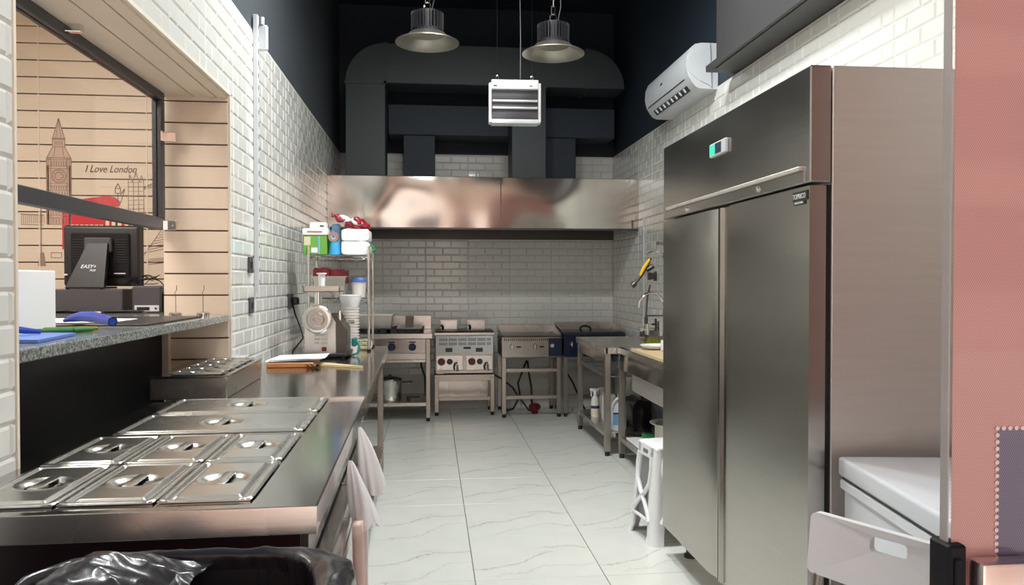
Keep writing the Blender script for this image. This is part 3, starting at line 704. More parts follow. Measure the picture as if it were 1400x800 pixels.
for x in (-W1+.06, -.07):
    for y in (.08, D1-.08): MB().cyl((x, y, 0), (x, y, .10), .022, seg=12).build('leg', 'steel_dark', c1)

# ------------------------------------------------------------------ far preparation counter
c2 = thing('preparation_table', 'long stainless steel table beyond the near counter, carrying the meat grinder', 'table', (-.246, 2.875, 0), math.radians(1.25))
D2 = 2.60; W2 = .69; Z2 = .90
b = MB(); b.box(-W2, 0, 0, D2, Z2-.038, Z2, .004); b.box(-.02, 0, 0, D2, Z2-.06, Z2-.03, .002)
b.build('worktop', 'steel_top', c2)
for (x, y) in ((-.05, D2-.04), (-W2+.05, D2-.04), (-W2+.05, .05), (-.05, .05)):
    l_ = MB().box(x-.02, x+.02, y-.02, y+.02, .04, Z2-.038, .003).build('leg', 'steel_leg', c2)
    MB().cyl((x, y, 0), (x, y, .042), .018, seg=12).build('foot', 'rubber', l_)
MB().box(-W2+.03, -.03, .03, D2-.02, .17, .20, .003).build('undershelf', 'steel', c2)

# ------------------------------------------------------------------ pan lids
def lid_mesh(wd, dp, nu, nv, hx=.053, hy=.053):
    b = MB()
    def fn(u, v):
        x = (u-.5)*wd; y = (v-.5)*dp
        rr = .022
        qx = abs(x)-(wd/2-rr); qy = abs(y)-(dp/2-rr)
        d = -(math.hypot(max(qx, 0), max(qy, 0)) + min(max(qx, qy), 0) - rr)   # distance inside the rounded border
        def ss(a, c, t): t = min(1, max(0, (t-a)/(c-a))); return t*t*(3-2*t)
        z = .003*ss(0, .004, d) - .006*ss(.012, .020, d) + .0065*ss(.020, .032, d)
        e = math.hypot(x/hx, y/hy)
        z += -.016*(1-ss(.35, 1.0, e)) + .0012*math.exp(-((e-1.06)/.06)**2)
        if d < 0: k = .0; 
        return (x*(1 if d >= 0 else .985), y*(1 if d >= 0 else .985), z)
    b.grid(fn, nu, nv)
    return b
def make_lid(name, label, wd, dp, loc, nu, nv, group, hx=.053, hy=.053):
    t = thing(name, label, 'pan lid', loc, 0, group)
    b = lid_mesh(wd, dp, nu, nv, hx, hy)
    b.box(-wd/2+.004, wd/2-.004, -dp/2+.004, -dp/2+.006, -.003, .002); b.build('cover', 'steel_lid', t, ang=60)
    h = MB(); h.box(-.011, .011, -hy*.97, hy*.97, .0005, .0055, .002, seg=2); h.build('handle', 'steel_lid', t)
    return t
def at1(x, y): # near-counter local -> room
    c, s = math.cos(RA), math.sin(RA); return (-.217+x*c-y*s, 1.486+x*s+y*c)
names = {(0, 0): 'square steel pan lid at the front left corner of the near counter', (1, 0): 'steel pan lid in the middle of the front row of the near counter',
         (2, 0): 'steel pan lid at the front right, above the bin', (0, 1): 'steel pan lid at the left of the second row, nearest the black panel',
         (1, 1): 'steel pan lid in the middle of the second row', (2, 1): 'steel pan lid at the right end of the second row'}
proto = None
for (i, j), lb in names.items():
    lx = -.655+.181*i+(.087-.05)*1.0; ly = .215+.335*j
    x, y = at1(-.595+.182*i+.012, ly)
    if proto is None:
        proto = make_lid('pan_lid', lb, .180, .330, (x, y, ZW+.004), 72, 124, 'small lids on the near counter'); proto.rotation_euler = (0, 0, RA)
    else: dup(proto, (x, y, ZW+.004), RA, lb)
for j, lb in enumerate(('wide steel pan lid in the third row, crossing the counter', 'wide steel pan lid furthest back, next to the raised pan rail')):
    x, y = at1(-.39, .90+.325*j)
    if j == 0: p2 = make_lid('pan_lid', lb, .52, .31, (x, y, ZW+.004), 190, 116, 'wide lids on the near counter', .062, .062); p2.rotation_euler = (0, 0, RA)
    else: dup(p2, (x, y, ZW+.004), RA, lb)

# raised pan rail on the second table
pr_ = thing('pan_rail', 'raised steel pan rail box standing against the hatch', 'pan rail', (-.79, 3.08, Z2), math.radians(1.0))
MB().box(-.285, 0, 0, .665, .001, .090, .003).build('box', 'steel', pr_)
MB().box(-.290, .004, -.004, .669, .082, .092, .002).build('rim', 'steel_top', pr_)
nm = ['nearest small lid on the raised pan rail', 'second small lid on the raised pan rail', 'third small lid on the raised pan rail', 'fourth small lid on the raised pan rail', 'farthest small lid on the raised pan rail']
for k, lb in enumerate(nm):
    x, y = -.79-.125-.0023*k, 3.08+.075+.128*k
    if k == 0: p3 = make_lid('pan_lid', lb, .205, .120, (x, y, Z2+.097), 90, 54, 'small lids on the pan rail', .045, .032); p3.rotation_euler = (0, 0, RA)
    else: dup(p3, (x, y, Z2+.097), RA, lb)

# ------------------------------------------------------------------ things on the second table
pb = thing('cutting_board', 'worn wooden board lying under the white papers', 'cutting board', (-.73, 4.27, Z2))
MB().box(-.865, -.62, 4.16, 4.40, Z2+.001, Z2+.026, .004).w('board', 'wood', pb)
b = MB(); 
def sheet(x0, x1, y0, y1, z, curl=.0, rz=0.):
    def fn(u, v): return (x0+(x1-x0)*u, y0+(y1-y0)*v, z+curl*(u**3)+.003*math.sin(6*v+3*u))
    return fn
pp = thing('paper_stack', 'white paper sheets lying on the wooden board', 'paper', (-.74, 4.3, Z2+.028))
for k in range(3):
    b = MB().grid(sheet(-.875+.01*k, -.60+.014*k, 4.17+.012*k, 4.46+.01*k, Z2+.031+.0035*k, .006), 12, 8); b.w('sheet', 'paper', pp)
fo = MB().grid(lambda u, v: (-.66+.075*u, 4.12+.07*v, Z2+.006+.016*abs(math.sin(9*u+4*v))), 16, 8).build('foil_scrap', 'chrome'); tag(fo, 'crumpled foil scrap at the front edge of the wooden board', 'foil')
kn = MB().prism([(-.60, 4.20), (-.60, 4.32), (-.365, 4.11), (-.355, 4.095)], 'Z', Z2+.001, Z2+.012).build('cardboard_wedge', 'woodlt'); tag(kn, 'flat pointed tan cardboard piece beside the papers on the table', 'cardboard')

# meat grinder
mg = thing('meat_grinder', 'grey steel electric meat grinder with a feed tray on top', 'meat grinder', (-.655, 4.78, Z2))
gx0, gx1, gy0, gy1 = -.745, -.565, 4.66, 5.0
b = MB(); b.prism([(gx0, Z2+.03), (gx1, Z2+.03), (gx1, Z2+.21), (gx1-.03, Z2+.262), (gx0+.03, Z2+.262), (gx0, Z2+.21)], 'Y', gy0, gy0+.02)
b.w('front_panel', 'steel_side', mg)
b = MB(); b.prism([(gx0+.002, Z2+.03), (gx1+.06, Z2+.03), (gx1+.06, Z2+.17), (gx1-.0, Z2+.255), (gx0+.03, Z2+.255), (gx0+.002, Z2+.2)], 'Y', gy0+.021, gy1)
b.w('motor_housing', 'steel_dark', mg)
b = MB()
for k in range(3): b.box(-.69, -.61, gy0-.008, gy0+.002, Z2+.085+.023*k, Z2+.096+.023*k, .003)
b.w('vent_slot', 'steel_lid', mg)
MB().box(-.69, -.66, gy0-.004, gy0+.001, Z2+.045, Z2+.063, .001).w('label_plate', 'acwhite', mg)
MB().box(-.645, -.618, gy0-.008, gy0+.001, Z2+.042, Z2+.066, .002).w('switch', 'redknob', mg)
MB().box(gx0-.01, gx1+.075, gy0-.03, gy1+.01, Z2+.012, Z2+.03, .004).w('base_tray', 'black', mg)
for x in (gx0+.02, gx1+.04):
    for y in (gy0+.0, gy1-.03): MB().cyl((x, y, Z2), (x, y, Z2+.014), .014, seg=12).w('foot', 'rubber', mg)
hc = (-.66, gy0, Z2+.235)
MB().lathe([(.03, 0), (.045, 0), (.05, -.06), (.078, -.06), (.084, -.066), (.084, -.082), (.076, -.09), (.062, -.092), (.058, -.084), (.042, -.084), (.036, -.10), (.022, -.10), (.018, -.088), (.001, -.088)], (hc[0], hc[1], hc[2]), 36, 'Y').w('grinding_head', 'steel_lid', mg)
b = MB(); b.cyl((hc[0], gy0-.03, hc[2]+.03), (hc[0], gy0-.03, Z2+.40), .021, .024, 18); b.w('feed_neck', 'chrome', mg)
b = MB(); tx0, tx1, ty0, ty1, tz = -.735, -.53, 4.56, 4.80, Z2+.395
b.box(tx0, tx1, ty0, ty1, tz, tz+.004); 
for a in ((tx0, tx0+.004, ty0, ty1), (tx1-.004, tx1, ty0, ty1), (tx0, tx1, ty0, ty0+.004), (tx0, tx1, ty1-.004, ty1)): b.box(*a, tz, tz+.034)
b.box(tx0-.008, tx1+.008, ty0-.008, ty0+.001, tz+.03, tz+.034); b.box(tx0-.008, tx0+.001, ty0-.008, ty1, tz+.03, tz+.034)
b.w('feed_tray', 'steel_lid', mg)
MB().cyl((gx1+.052, gy0+.1, Z2+.21), (gx1+.10, gy0+.1, Z2+.21), .010, seg=12).cyl((gx1+.02, gy0+.05, Z2+.18), (gx1+.02, gy0+.05, Z2+.28), .008, seg=10).w('locking_knob', 'chrome', mg)
ps = thing('food_pusher', 'white plastic food pusher standing in the grinder tray', 'utensil', (-.645, 4.66, Z2+.40))
MB().cyl((-.645, 4.66, Z2+.40), (-.645, 4.66, Z2+.50), .019, .021, 16).cyl((-.645, 4.66, Z2+.50), (-.645, 4.66, Z2+.508), .03, seg=16).w('shaft', 'white', ps)
sp_ = MB().lathe([(.001, 0), (.03, 0), (.028, .02), (.018, .03), (.018, .05), (.001, .05)], (-.70, 4.64, Z2+.40), 16, 'Y').build('plastic_cap', 'offwhite'); tag(sp_, 'white plastic cap lying on its side in the grinder tray', 'cap')
gc = MB().tube([(-.925, 5.30, 1.20), (-.90, 5.24, 1.14), (-.84, 5.08, 1.06), (-.80, 4.95, 1.00), (-.84, 4.8, .93), (-.83, 4.74, .912), (-.76, 4.72, .908), (-.70, 4.62, .908)], .005, 8).build('power_cord', 'rubber'); tag(gc, 'black power cord hanging from the wall socket to the grinder', 'cord')
tc_ = MB().tube([(-.46, 4.83, .985), (-.445, 4.81, .97), (-.435, 4.8, .94), (-.45, 4.79, .915), (-.47, 4.76, .908)], .007, 8).box(-.485, -.455, 4.80, 4.86, .955, 1.01, .008).build('teal_fitting', 'teal'); tag(tc_, 'teal plastic plug fitting at the right side of the grinder', 'fitting')

# stack of white tubs
tb = None
for k in range(12):
    z = Z2+.001+.0185*k
    if k == 0:
        tb = thing('plastic_tub', 'bottom white plastic tub of the tall stack beside the grinder', 'tub', (-.51, 4.98, z), 0, 'stacked white tubs')
        MB().lathe([(.001, .0), (.040, .0), (.049, .075), (.056, .078), (.056, .084), (.046, .082), (.038, .004), (.001, .004)], seg=28).build('cup', 'offwhite', tb)
    else: dup(tb, (-.51, 4.98, z), 0, 'top white plastic tub of the tall stack beside the grinder' if k == 11 else 'white plastic tub in the middle of the tall stack beside the grinder')
wb = thing('plastic_bucket', 'wide white plastic bucket crowning the stack of tubs', 'bucket', (-.51, 4.98, Z2+.001+.0185*11+.087))
MB().lathe([(.001, 0), (.048, 0), (.066, .05), (.068, .07), (.070, .072), (.070, .08), (.062, .08), (.044, .004), (.001, .004)], seg=28).build('pail', 'white', wb)
cbx = MB().box(-.50, -.395, 5.16, 5.30, Z2+.001, Z2+.065, .012).build('storage_box', 'cream'); tag(cbx, 'small cream plastic box on the table beneath the wire rack', 'box')

# ------------------------------------------------------------------ wire rack standing on the table
rk = thing('wire_rack', 'chrome wire shelving rack standing on the far end of the table', 'shelf', (-.60, 5.24, Z2))
RX0, RX1, RY0, RY1 = -.785, -.402, 5.08, 5.42
for x in (RX0, RX1):
    for y in (RY0, RY1):
        b = MB(); b.cyl((x, y, Z2+.012), (x, y, 1.585), .0085, seg=12)
        po = b.w('post', 'chrome', rk)
        MB().cyl((x, y, Z2), (x, y, Z2+.014), .013, seg=12).w('foot', 'rubber', po)
def wshelf(z):
    b = MB()
    for (p, q) in (((RX0, RY0), (RX1, RY0)), ((RX1, RY0), (RX1, RY1)), ((RX1, RY1), (RX0, RY1)), ((RX0, RY1), (RX0, RY0))):
        b.cyl((*p, z), (*q, z), .0035, seg=6); b.cyl((*p, z-.026), (*q, z-.026), .003, seg=6)
        n = 12; pts = []
        for k in range(n+1):
            t_ = k/n; pts.append((p[0]+(q[0]-p[0])*t_, p[1]+(q[1]-p[1])*t_, z-.002 if k % 2 == 0 else z-.024))
        b.tube(pts, .0022, 5)
    for k in range(20): x = RX0+(RX1-RX0)*(k+.5)/20; b.cyl((x, RY0, z+.003), (x, RY1, z+.003), .0018, seg=5)
    for y in (RY0+.11, RY0+.23): b.cyl((RX0, y, z), (RX1, y, z), .003, seg=6)
    for x in (RX0, RX1):
        for y in (RY0, RY1): b.cyl((x, y, z-.03), (x, y, z+.006), .012, seg=12)
    return b.w('wire_shelf', 'chrome', rk)
wshelf(1.525); wshelf(1.245); wshelf(.965)
ZS = 1.531
def boxthing(name, label, cat, x0, x1, y0, y1, z0, z1, mat, bev=.003):
    o = MB().box(x0, x1, y0, y1, z0, z1, bev).build(name, mat); return tag(o, label, cat)
g = thing('carton', 'green printed carton on the top of the wire rack', 'box', (-.75, 5.2, ZS))
MB().box(-.822, -.672, 5.09, 5.33, ZS, ZS+.125, .003).w('box', 'green', g)
MB().box(-.815, -.775, 5.0885, 5.0905, ZS+.06, ZS+.115).w('picture_label', 'cream', g); MB().box(-.77, -.73, 5.0885, 5.0905, ZS+.012, ZS+.045).w('text_label', 'paper', g); MB().box(-.725, -.715, 5.0885, 5.0905, ZS+.005, ZS+.12).w('stripe', 'bluelt2', g)
g = thing('carton', 'flat white carton with a pink line lying on the green carton', 'box', (-.75, 5.2, ZS+.126))
MB().box(-.826, -.665, 5.085, 5.33, ZS+.126, ZS+.170, .003).w('box', 'paper', g); MB().box(-.795, -.70, 5.0835, 5.0855, ZS+.142, ZS+.152).w('stripe', 'inkpink', g)
g = thing('carton', 'small white carton on top of the flat carton', 'box', (-.73, 5.2, ZS+.171))
MB().box(-.780, -.675, 5.09, 5.27, ZS+.171, ZS+.209, .002).w('box', 'paper', g); MB().box(-.715, -.69, 5.0885, 5.0905, ZS+.18, ZS+.19).w('label', 'greyplastic', g)
g = thing('cup_stack', 'bright blue plastic cup upside down on the rack', 'cup', (-.622, 5.14, ZS)); MB().lathe([(.001, .0), (.044, .0), (.035, .082), (.001, .082)], (-.622, 5.14, ZS), 24).w('cup', 'bluelt', g)
g = thing('tape_roll', 'grey plastic tape roll standing on the blue cup', 'tape', (-.632, 5.13, ZS+.118)); MB().lathe([(.017, -.018), (.034, -.018), (.034, .018), (.017, .018), (.017, -.018)], (-.632, 5.13, ZS+.117), 28, 'Y').w('tape', 'inkpink', g); MB().lathe([(.010, -.014), (.018, -.014), (.018, .014), (.010, .014), (.010, -.014)], (-.632, 5.13, ZS+.117), 24, 'Y').w('core', 'acwhite', g)
boxthing('wrapped_pack', 'pale blue wrapped pack standing behind the tape roll', 'package', -.652, -.597, 5.18, 5.25, ZS, ZS+.205, 'bluelt2', .008)
def crump(x0, x1, y0, y1, z0, z1, amp, seed, n=18):
    random.seed(seed); ph = [random.uniform(0, 6.28) for _ in range(8)]
    b = MB(); t = bmesh.new(); bmesh.ops.create_cube(t, size=1); bmesh.ops.subdivide_edges(t, edges=t.edges, cuts=7, use_grid_fill=True)
    for v in t.verts:
        p = v.co; w_ = amp*(math.sin(9*p.x+ph[0]+4*p.z)*math.sin(8*p.z+ph[1])+.5*math.sin(17*p.x+ph[2]+9*p.y))
        r = 1-.10*(abs(p.x*2)**6*abs(p.z*2)**6); p.x *= r; p.z *= r
        v.co = Vector(((x0+x1)/2+p.x*(x1-x0), (y0+y1)/2+p.y*(y1-y0)+w_*.6, (z0+z1)/2+p.z*(z1-z0)+(w_ if p.z > -.45 else 0)))
    b._put(t); return b
for (z0, z1, lb) in ((ZS, ZS+.088, 'lower white wrapped foam tray pack on the rack'), (ZS+.09, ZS+.168, 'upper white wrapped foam tray pack under the red bag')):
    o = crump(-.578, -.402, 5.09, 5.33, z0+.001, z1, .0022, int(z1*100)).build('wrapped_pack', 'paper', ang=60); tag(o, lb, 'package')
# crumpled red and white bag on top
rb = thing('plastic_bag', 'crumpled dark red and white plastic bag on top of the white packs', 'bag', (-.5, 5.2, ZS+.18))
def ragfn(x0, x1, za, zb, seed, th=.035):
    def fn(u, v):
        x = x0+(x1-x0)*u; z = za+(zb-za)*u
        a = 2*PI*v; r = th*(.55+.45*math.sin(PI*min(1, max(0, u*1.05)))+.18*math.sin(7*u*3+3*a+seed))
        return (x+.006*math.sin(13*u+seed), 5.17+r*1.6*math.cos(a), z+r*.7*math.sin(a)+.008*math.sin(15*u+seed+a))
    return fn
MB().grid(ragfn(-.655, -.50, ZS+.265, ZS+.195, 1, .028), 22, 14).w('red_fold', 'red', rb, ang=60)
MB().grid(ragfn(-.62, -.43, ZS+.255, ZS+.195, 2.2, .026), 22, 14).w('white_fold', 'wbag', rb, ang=60)
MB().grid(ragfn(-.50, -.395, ZS+.235, ZS+.182, 4, .036), 22, 14).w('red_fold', 'red', rb, ang=60)
MB().grid(ragfn(-.56, -.40, ZS+.190, ZS+.182, 5, .022), 22, 14).w('red_fold', 'red', rb, ang=60)
gs = MB().tube([(-.405, 5.2, ZS+.075), (-.385, 5.19, ZS+.06), (-.37, 5.19, ZS+.035), (-.385, 5.19, ZS+.022)], .008, 8).build('green_strap', 'green2'); tag(gs, 'green strap end hanging from the white packs on the rack', 'strap')
# middle shelf
ZM = 1.251
def open_pan(name, label, cat, x0, x1, y0, y1, z0, z1, mat, taper=.015, rim=.012, th=.003):
    b = MB(); o_ = [(x0+taper, y0+taper), (x1-taper, y0+taper), (x1-taper, y1-taper), (x0+taper, y1-taper)]; t_ = [(x0, y0), (x1, y0), (x1, y1), (x0, y1)]
    V = lambda pts, z: [b.bm.verts.new((p[0], p[1], z)) for p in pts]
    def off(pts, d): cx_ = (x0+x1)/2; cy_ = (y0+y1)/2; return [(p[0]+(d if p[0] > cx_ else -d), p[1]+(d if p[1] > cy_ else -d)) for p in pts]
    A = V(o_, z0); B_ = V(t_, z1); C_ = V(off(t_, rim), z1); D_ = V(off(t_, rim), z1+.004); E_ = V(off(t_, -th), z1+.004); G_ = V(off(o_, -th), z0+th)
    for a, c in ((A, B_), (B_, C_), (C_, D_), (D_, E_), (E_, G_)): b.bridge(a, c)
    b.bm.faces.new(A[::-1]); b.bm.faces.new(G_); return b
o = open_pan('', '', '', -.765, -.555, 5.12, 5.36, ZM, ZM+.135, 'steel').build('steel_pan', 'steel_lid'); tag(o, 'deep rectangular steel pan on the middle shelf of the rack', 'pan')
o = crump(-.77, -.665, 5.16, 5.34, ZM+.08, ZM+.195, .004, 5).build('red_packet', 'redpack', ang=60); tag(o, 'dark red food packet standing at the left in the steel pan', 'packet')
o = crump(-.66, -.555, 5.16, 5.34, ZM+.08, ZM+.185, .004, 9).build('red_packet', 'redpack', ang=60); tag(o, 'dark red food packet standing at the right in the steel pan', 'packet')
bt = thing('bucket', 'small white ribbed pail with a blue lid on the middle shelf', 'bucket', (-.475, 5.2, ZM))
MB().lathe([(.001, 0), (.042, 0), (.050, .105), (.001, .105)], (-.478, 5.2, ZM), 24).w('pail', 'offwhite', bt); MB().lathe([(.001, .1), (.053, .1), (.053, .112), (.04, .13), (.001, .135)], (-.478, 5.2, ZM), 24).w('lid', 'bluecard', bt)
o = MB().box(-.555, -.47, 5.07, 5.14, ZM, ZM+.012, .002).build('tray', 'white'); tag(o, 'small flat white tray at the front of the middle shelf', 'tray')
o = MB().lathe([(.001, 0), (.026, 0), (.03, .035), (.024, .038), (.001, .03)], (-.60, 5.10, ZM), 20).build('steel_bowl', 'steel_lid'); tag(o, 'small round steel bowl before the deep pan on the middle shelf', 'bowl')

# ------------------------------------------------------------------ left wall fittings
b = MB(); b.box(XL+.006, XL+.030, 4.23, 4.262, 1.30, 2.78, .002)
ts = thing('slotted_upright', 'white slotted metal shelf upright fixed on the left tiled wall', 'wall rail', (XL+.015, 4.24, 1.3)); b.w('rail', 'acwhite', ts)
b = MB()
for k in range(22): b.box(XL+.029, XL+.0312, 4.242, 4.250, 1.34+k*.065, 1.365+k*.065)
b.w('slot', 'black', ts)['kind'] = 'stuff'
hk = MB().box(XL+.002, XL+.06, 4.335, 4.36, 2.62, 2.76, .008).cyl((XL+.03, 4.34, 2.76), (XL+.03, 4.34, 2.80), .012, seg=10).build('cable_clamp', 'acwhite'); tag(hk, 'white bracket at the top of the left tiles beside the upright', 'bracket')
for (y, z, lb) in ((4.13, 1.443, 'upper black switch plate on the left tiled wall'), (4.14, 1.232, 'lower black switch plate on the left tiled wall')):
    t = thing('wall_switch', lb, 'switch', (XL+.007, y, z)); MB().box(XL+.005, XL+.016, y-.042, y+.042, z-.042, z+.042, .003).w('plate', 'greyplastic', t); MB().box(XL+.015, XL+.020, y-.02, y+.02, z-.018, z+.018, .002).w('rocker', 'black', t)
t = thing('wall_socket', 'black wall socket with a plug above the grinder cord', 'socket', (XL+.007, 5.28, 1.225)); MB().box(XL+.005, XL+.018, 5.19, 5.35, 1.175, 1.275, .003).w('plate', 'greyplastic', t)
t = thing('plug', 'black three pin plug pushed into the left wall socket', 'plug', (XL+.02, 5.30, 1.22)); MB().box(XL+.018, XL+.06, 5.275, 5.33, 1.20, 1.25, .008).w('plug_body', 'black', t)

# ------------------------------------------------------------------ things in the hatch / till room
ZL = 1.2
o = MB().box(-1.33, -1.185, 2.30, 2.58, ZL+.001, ZL+.192, .004).build('paper_ream', 'paper'); tag(o, 'upright white paper stack at the near end of the granite ledge', 'paper')
cbx = thing('cash_drawer', 'wide dark grey cash drawer box beneath the till screen', 'cash drawer', (-1.72, 4.1, ZL)); MB().box(-1.99, -1.52, 3.99, 4.28, ZL+.006, ZL+.118, .004).w('case', 'greyplastic', cbx); MB().box(-1.97, -1.54, 4.0, 4.25, ZL, ZL+.007).w('foot_strip', 'rubber', cbx)
ps_ = thing('till_screen', 'black touch till screen seen from behind on a sloped stand', 'monitor', (-1.66, 4.1, ZL+.12))
zb = ZL+.133
b = MB()
b.prism([(4.13, zb+.0), (4.17, zb+.0), (4.17, zb+.31), (4.13, zb+.31)], 'X', -1.795, -1.43); b.w('bezel', 'black', ps_)
MB().box(-1.795, -1.43, 4.10, 4.14, zb+.0, zb+.305, .012, seg=3).w('rear_shell', 'black', ps_)
MB().box(-1.755, -1.47, 4.088, 4.102, zb+.045, zb+.27, .006).w('rear_panel', 'blackmat', ps_)
for x0 in (-1.745, -1.545):
    b = MB()
    for k in range(10): b.box(x0, x0+.06, 4.085, 4.089, zb+.12+.0125*k, zb+.125+.0125*k)
    b.w('vent', 'rubber', ps_)
MB().box(-1.68, -1.55, 4.06, 4.09, zb+.17, zb+.245, .006).w('stand_mount', 'greyplastic', ps_)
b = MB()
A = [(-1.655, 4.045, zb+.215), (-1.560, 4.045, zb+.215), (-1.555, 3.985, zb-.004), (-1.735, 3.985, zb-.004)]
n = [b.bm.verts.new(v) for v in A]; m_ = [b.bm.verts.new((v[0], v[1]+.03, v[2])) for v in A]; b.bridge(n, m_); b.bm.faces.new(n[::-1]); b.bm.faces.new(m_)
b.w('stand', 'black', ps_)
b = MB(); b.box(-1.74, -1.55, 3.99, 4.14, zb-.012, zb-.002, .003); b.w('stand_foot', 'black', ps_)
for x in (-1.73, -1.57): MB().cyl((x, 4.0, ZL+.1185), (x, 4.0, zb-.01), .008, seg=8).w('pad', 'rubber', ps_)
ph = math.atan2(.06, .219)
text('lettering', 'EASY+', .026, 'white', ps_, (-1.675+1.66, 4.010-4.1, zb+.09-ZL-.12), (PI/2-ph, 0, 0), .0008, .3)
text('lettering', 'POS', .015, 'white', ps_, (-1.63+1.66, 4.006-4.1, zb+.074-ZL-.12), (PI/2-ph, 0, 0), .0008, .3)
MB().box(-1.785, -1.77, 4.085, 4.10, zb+.055, zb+.062).box(-1.545, -1.49, 4.085, 4.10, zb+.062, zb+.067).w('port_label', 'white', ps_)
ps_.location.x -= .052
pt = thing('receipt_printer', 'dark grey receipt printer beside the cash drawer', 'printer', (-1.37, 4.1, ZL))
MB().box(-1.445, -1.305, 3.985, 4.19, ZL+.004, ZL+.135, .008).w('case', 'greyplastic', pt); MB().box(-1.305, -1.285, 4.0, 4.18, ZL, ZL+.10, .004).w('side_cover', 'black', pt)
MB().box(-1.432, -1.315, 3.982, 3.987, ZL+.008, ZL+.038, .001).w('port_plate', 'acwhite', pt); MB().box(-1.42, -1.36, 3.980, 3.983, ZL+.014, ZL+.03).cyl((-1.33, 3.979, ZL+.023), (-1.33, 3.983, ZL+.023), .005).w('port', 'black', pt)
pt.location.x -= .03
cs = thing('cable_tangle', 'tangle of thin black cables behind the till screen', 'cable', (-1.5, 4.05, ZL+.15))
random.seed(3); b = MB()
for k in range(7):
    p = [(-1.56+.03*k*.4, 4.12, ZL+.17+.012*(k % 3))]
    for j in range(6): p.append((-1.54+.03*j+random.uniform(-.015, .015), 4.08+random.uniform(-.02, .02), ZL+.155+random.uniform(-.015, .035)))
    b.tube(p, .0022, 5)
b.tube([(-1.47, 4.1, ZL+.13), (-1.46, 4.09, ZL+.18), (-1.43, 4.09, ZL+.19), (-1.41, 4.1, ZL+.17), (-1.38, 4.1, ZL+.16), (-1.36, 4.1, ZL+.137)], .003, 6)
b.w('cable', 'rubber', cs)
b = MB(); random.seed(5)
for k in range(6):
    p = []
    for j in range(9): p.append((-1.90+.06*j+random.uniform(-.02, .02), 3.96+random.uniform(-.02, .015), ZL+.005+random.uniform(0, .012)))
    b.tube(p, .0028, 5)
cl2 = b.build('cable_bundle', 'rubber'); tag(cl2, 'thin dark cables lying along the front of the cash drawer', 'cable')
MBt = MB().box(-1.68, -1.60, 3.935, 3.975, ZL+.001, ZL+.010, .004).build('cable_label', 'cream'); tag(MBt, 'small beige paper scrap on the ledge before the cash drawer', 'paper')
gl = MB().box(-1.75, -1.0, 2.85, 3.50, ZL+.0005, ZL+.006, .002).build('glass_mat', 'black'); tag(gl, 'thin glossy black mat lying on the granite ledge', 'mat')
o = MB().prism([(-1.55, 2.95), (-1.17, 2.95), (-1.17, 3.22), (-1.55, 3.30)], 'Z', ZL+.0065, ZL+.0085).build('paper_sheet', 'paper'); tag(o, 'white paper sheet on the black mat under the blue tool', 'paper')
# blue hollow handle tool
bt_ = thing('blue_scraper', 'glossy blue plastic tool with a hollow round handle', 'tool', (-1.15, 2.80, ZL+.01))
hp = [(-1.045, 2.66, ZL+.025), (-1.09, 2.71, ZL+.030), (-1.15, 2.77, ZL+.036), (-1.21, 2.82, ZL+.036), (-1.26, 2.86, ZL+.028), (-1.30, 2.89, ZL+.018)]
b = MB(); b.tube(hp, [.0155, .0165, .019, .018, .013, .006], 14, caps=False); b.tube([(-1.0455, 2.6605, ZL+.025), (-1.09, 2.71, ZL+.03)], .0125, 12, caps=True)
b.w('handle', 'bluepl', bt_)
for k, (x0, y0, x1, y1, mt, lb) in enumerate(((-1.20, 2.42, -1.05, 2.52, 'green2', 'green marker pen nearest the granite edge'), (-1.22, 2.48, -1.06, 2.58, 'leaf', 'dull green marker pen behind the bright one'))):
    t = thing('marker_pen', lb, 'pen', (x0, y0, ZL+.008), 0, 'pens on the ledge')
    MB().cyl((x0, y0, ZL+.0085), (x0+(x1-x0)*.7, y0+(y1-y0)*.7, ZL+.0085), .008, seg=12).w('barrel', mt, t)
    MB().cyl((x0+(x1-x0)*.71, y0+(y1-y0)*.71, ZL+.0085), (x1, y1, ZL+.0085), .0085, .006, 12).w('cap', mt, t)
o = MB().prism([(-1.12, 2.10), (-1.0, 2.08), (-1.03, 2.36), (-1.17, 2.38)], 'Z', ZL+.001, ZL+.009).build('blue_folder', 'bluecard'); tag(o, 'flat blue card pad at the near edge of the ledge', 'notepad')
o = MB().tube([(-1.20, 2.0, ZL+.012), (-1.19, 2.12, ZL+.03), (-1.16, 2.2, ZL+.034), (-1.12, 2.26, ZL+.022), (-1.10, 2.30, ZL+.016)], [.012, .013, .012, .009, .006], 10).build('blue_tongs', 'bluepl'); tag(o, 'curved dark blue plastic handle beside the white paper stack', 'tool')
for (x, lb) in ((-1.15, 'left of two small steel card holders at the ledge end'), (-1.03, 'right of two small steel card holders at the ledge end')):
    t = thing('card_holder', lb, 'card holder', (x, 3.62, ZL), 0, 'steel card holders')
    MB().lathe([(.001, 0), (.028, 0), (.028, .014), (.018, .02), (.001, .02)], (x, 3.62, ZL), 20).w('base', 'chrome', t)
    MB().tube([(x, 3.62, ZL+.018), (x, 3.62, ZL+.09), (x-.004, 3.62, ZL+.105), (x+.005, 3.62, ZL+.12), (x+.004, 3.62, ZL+.14)], .0015, 6).w('stem', 'steel_dark', t)

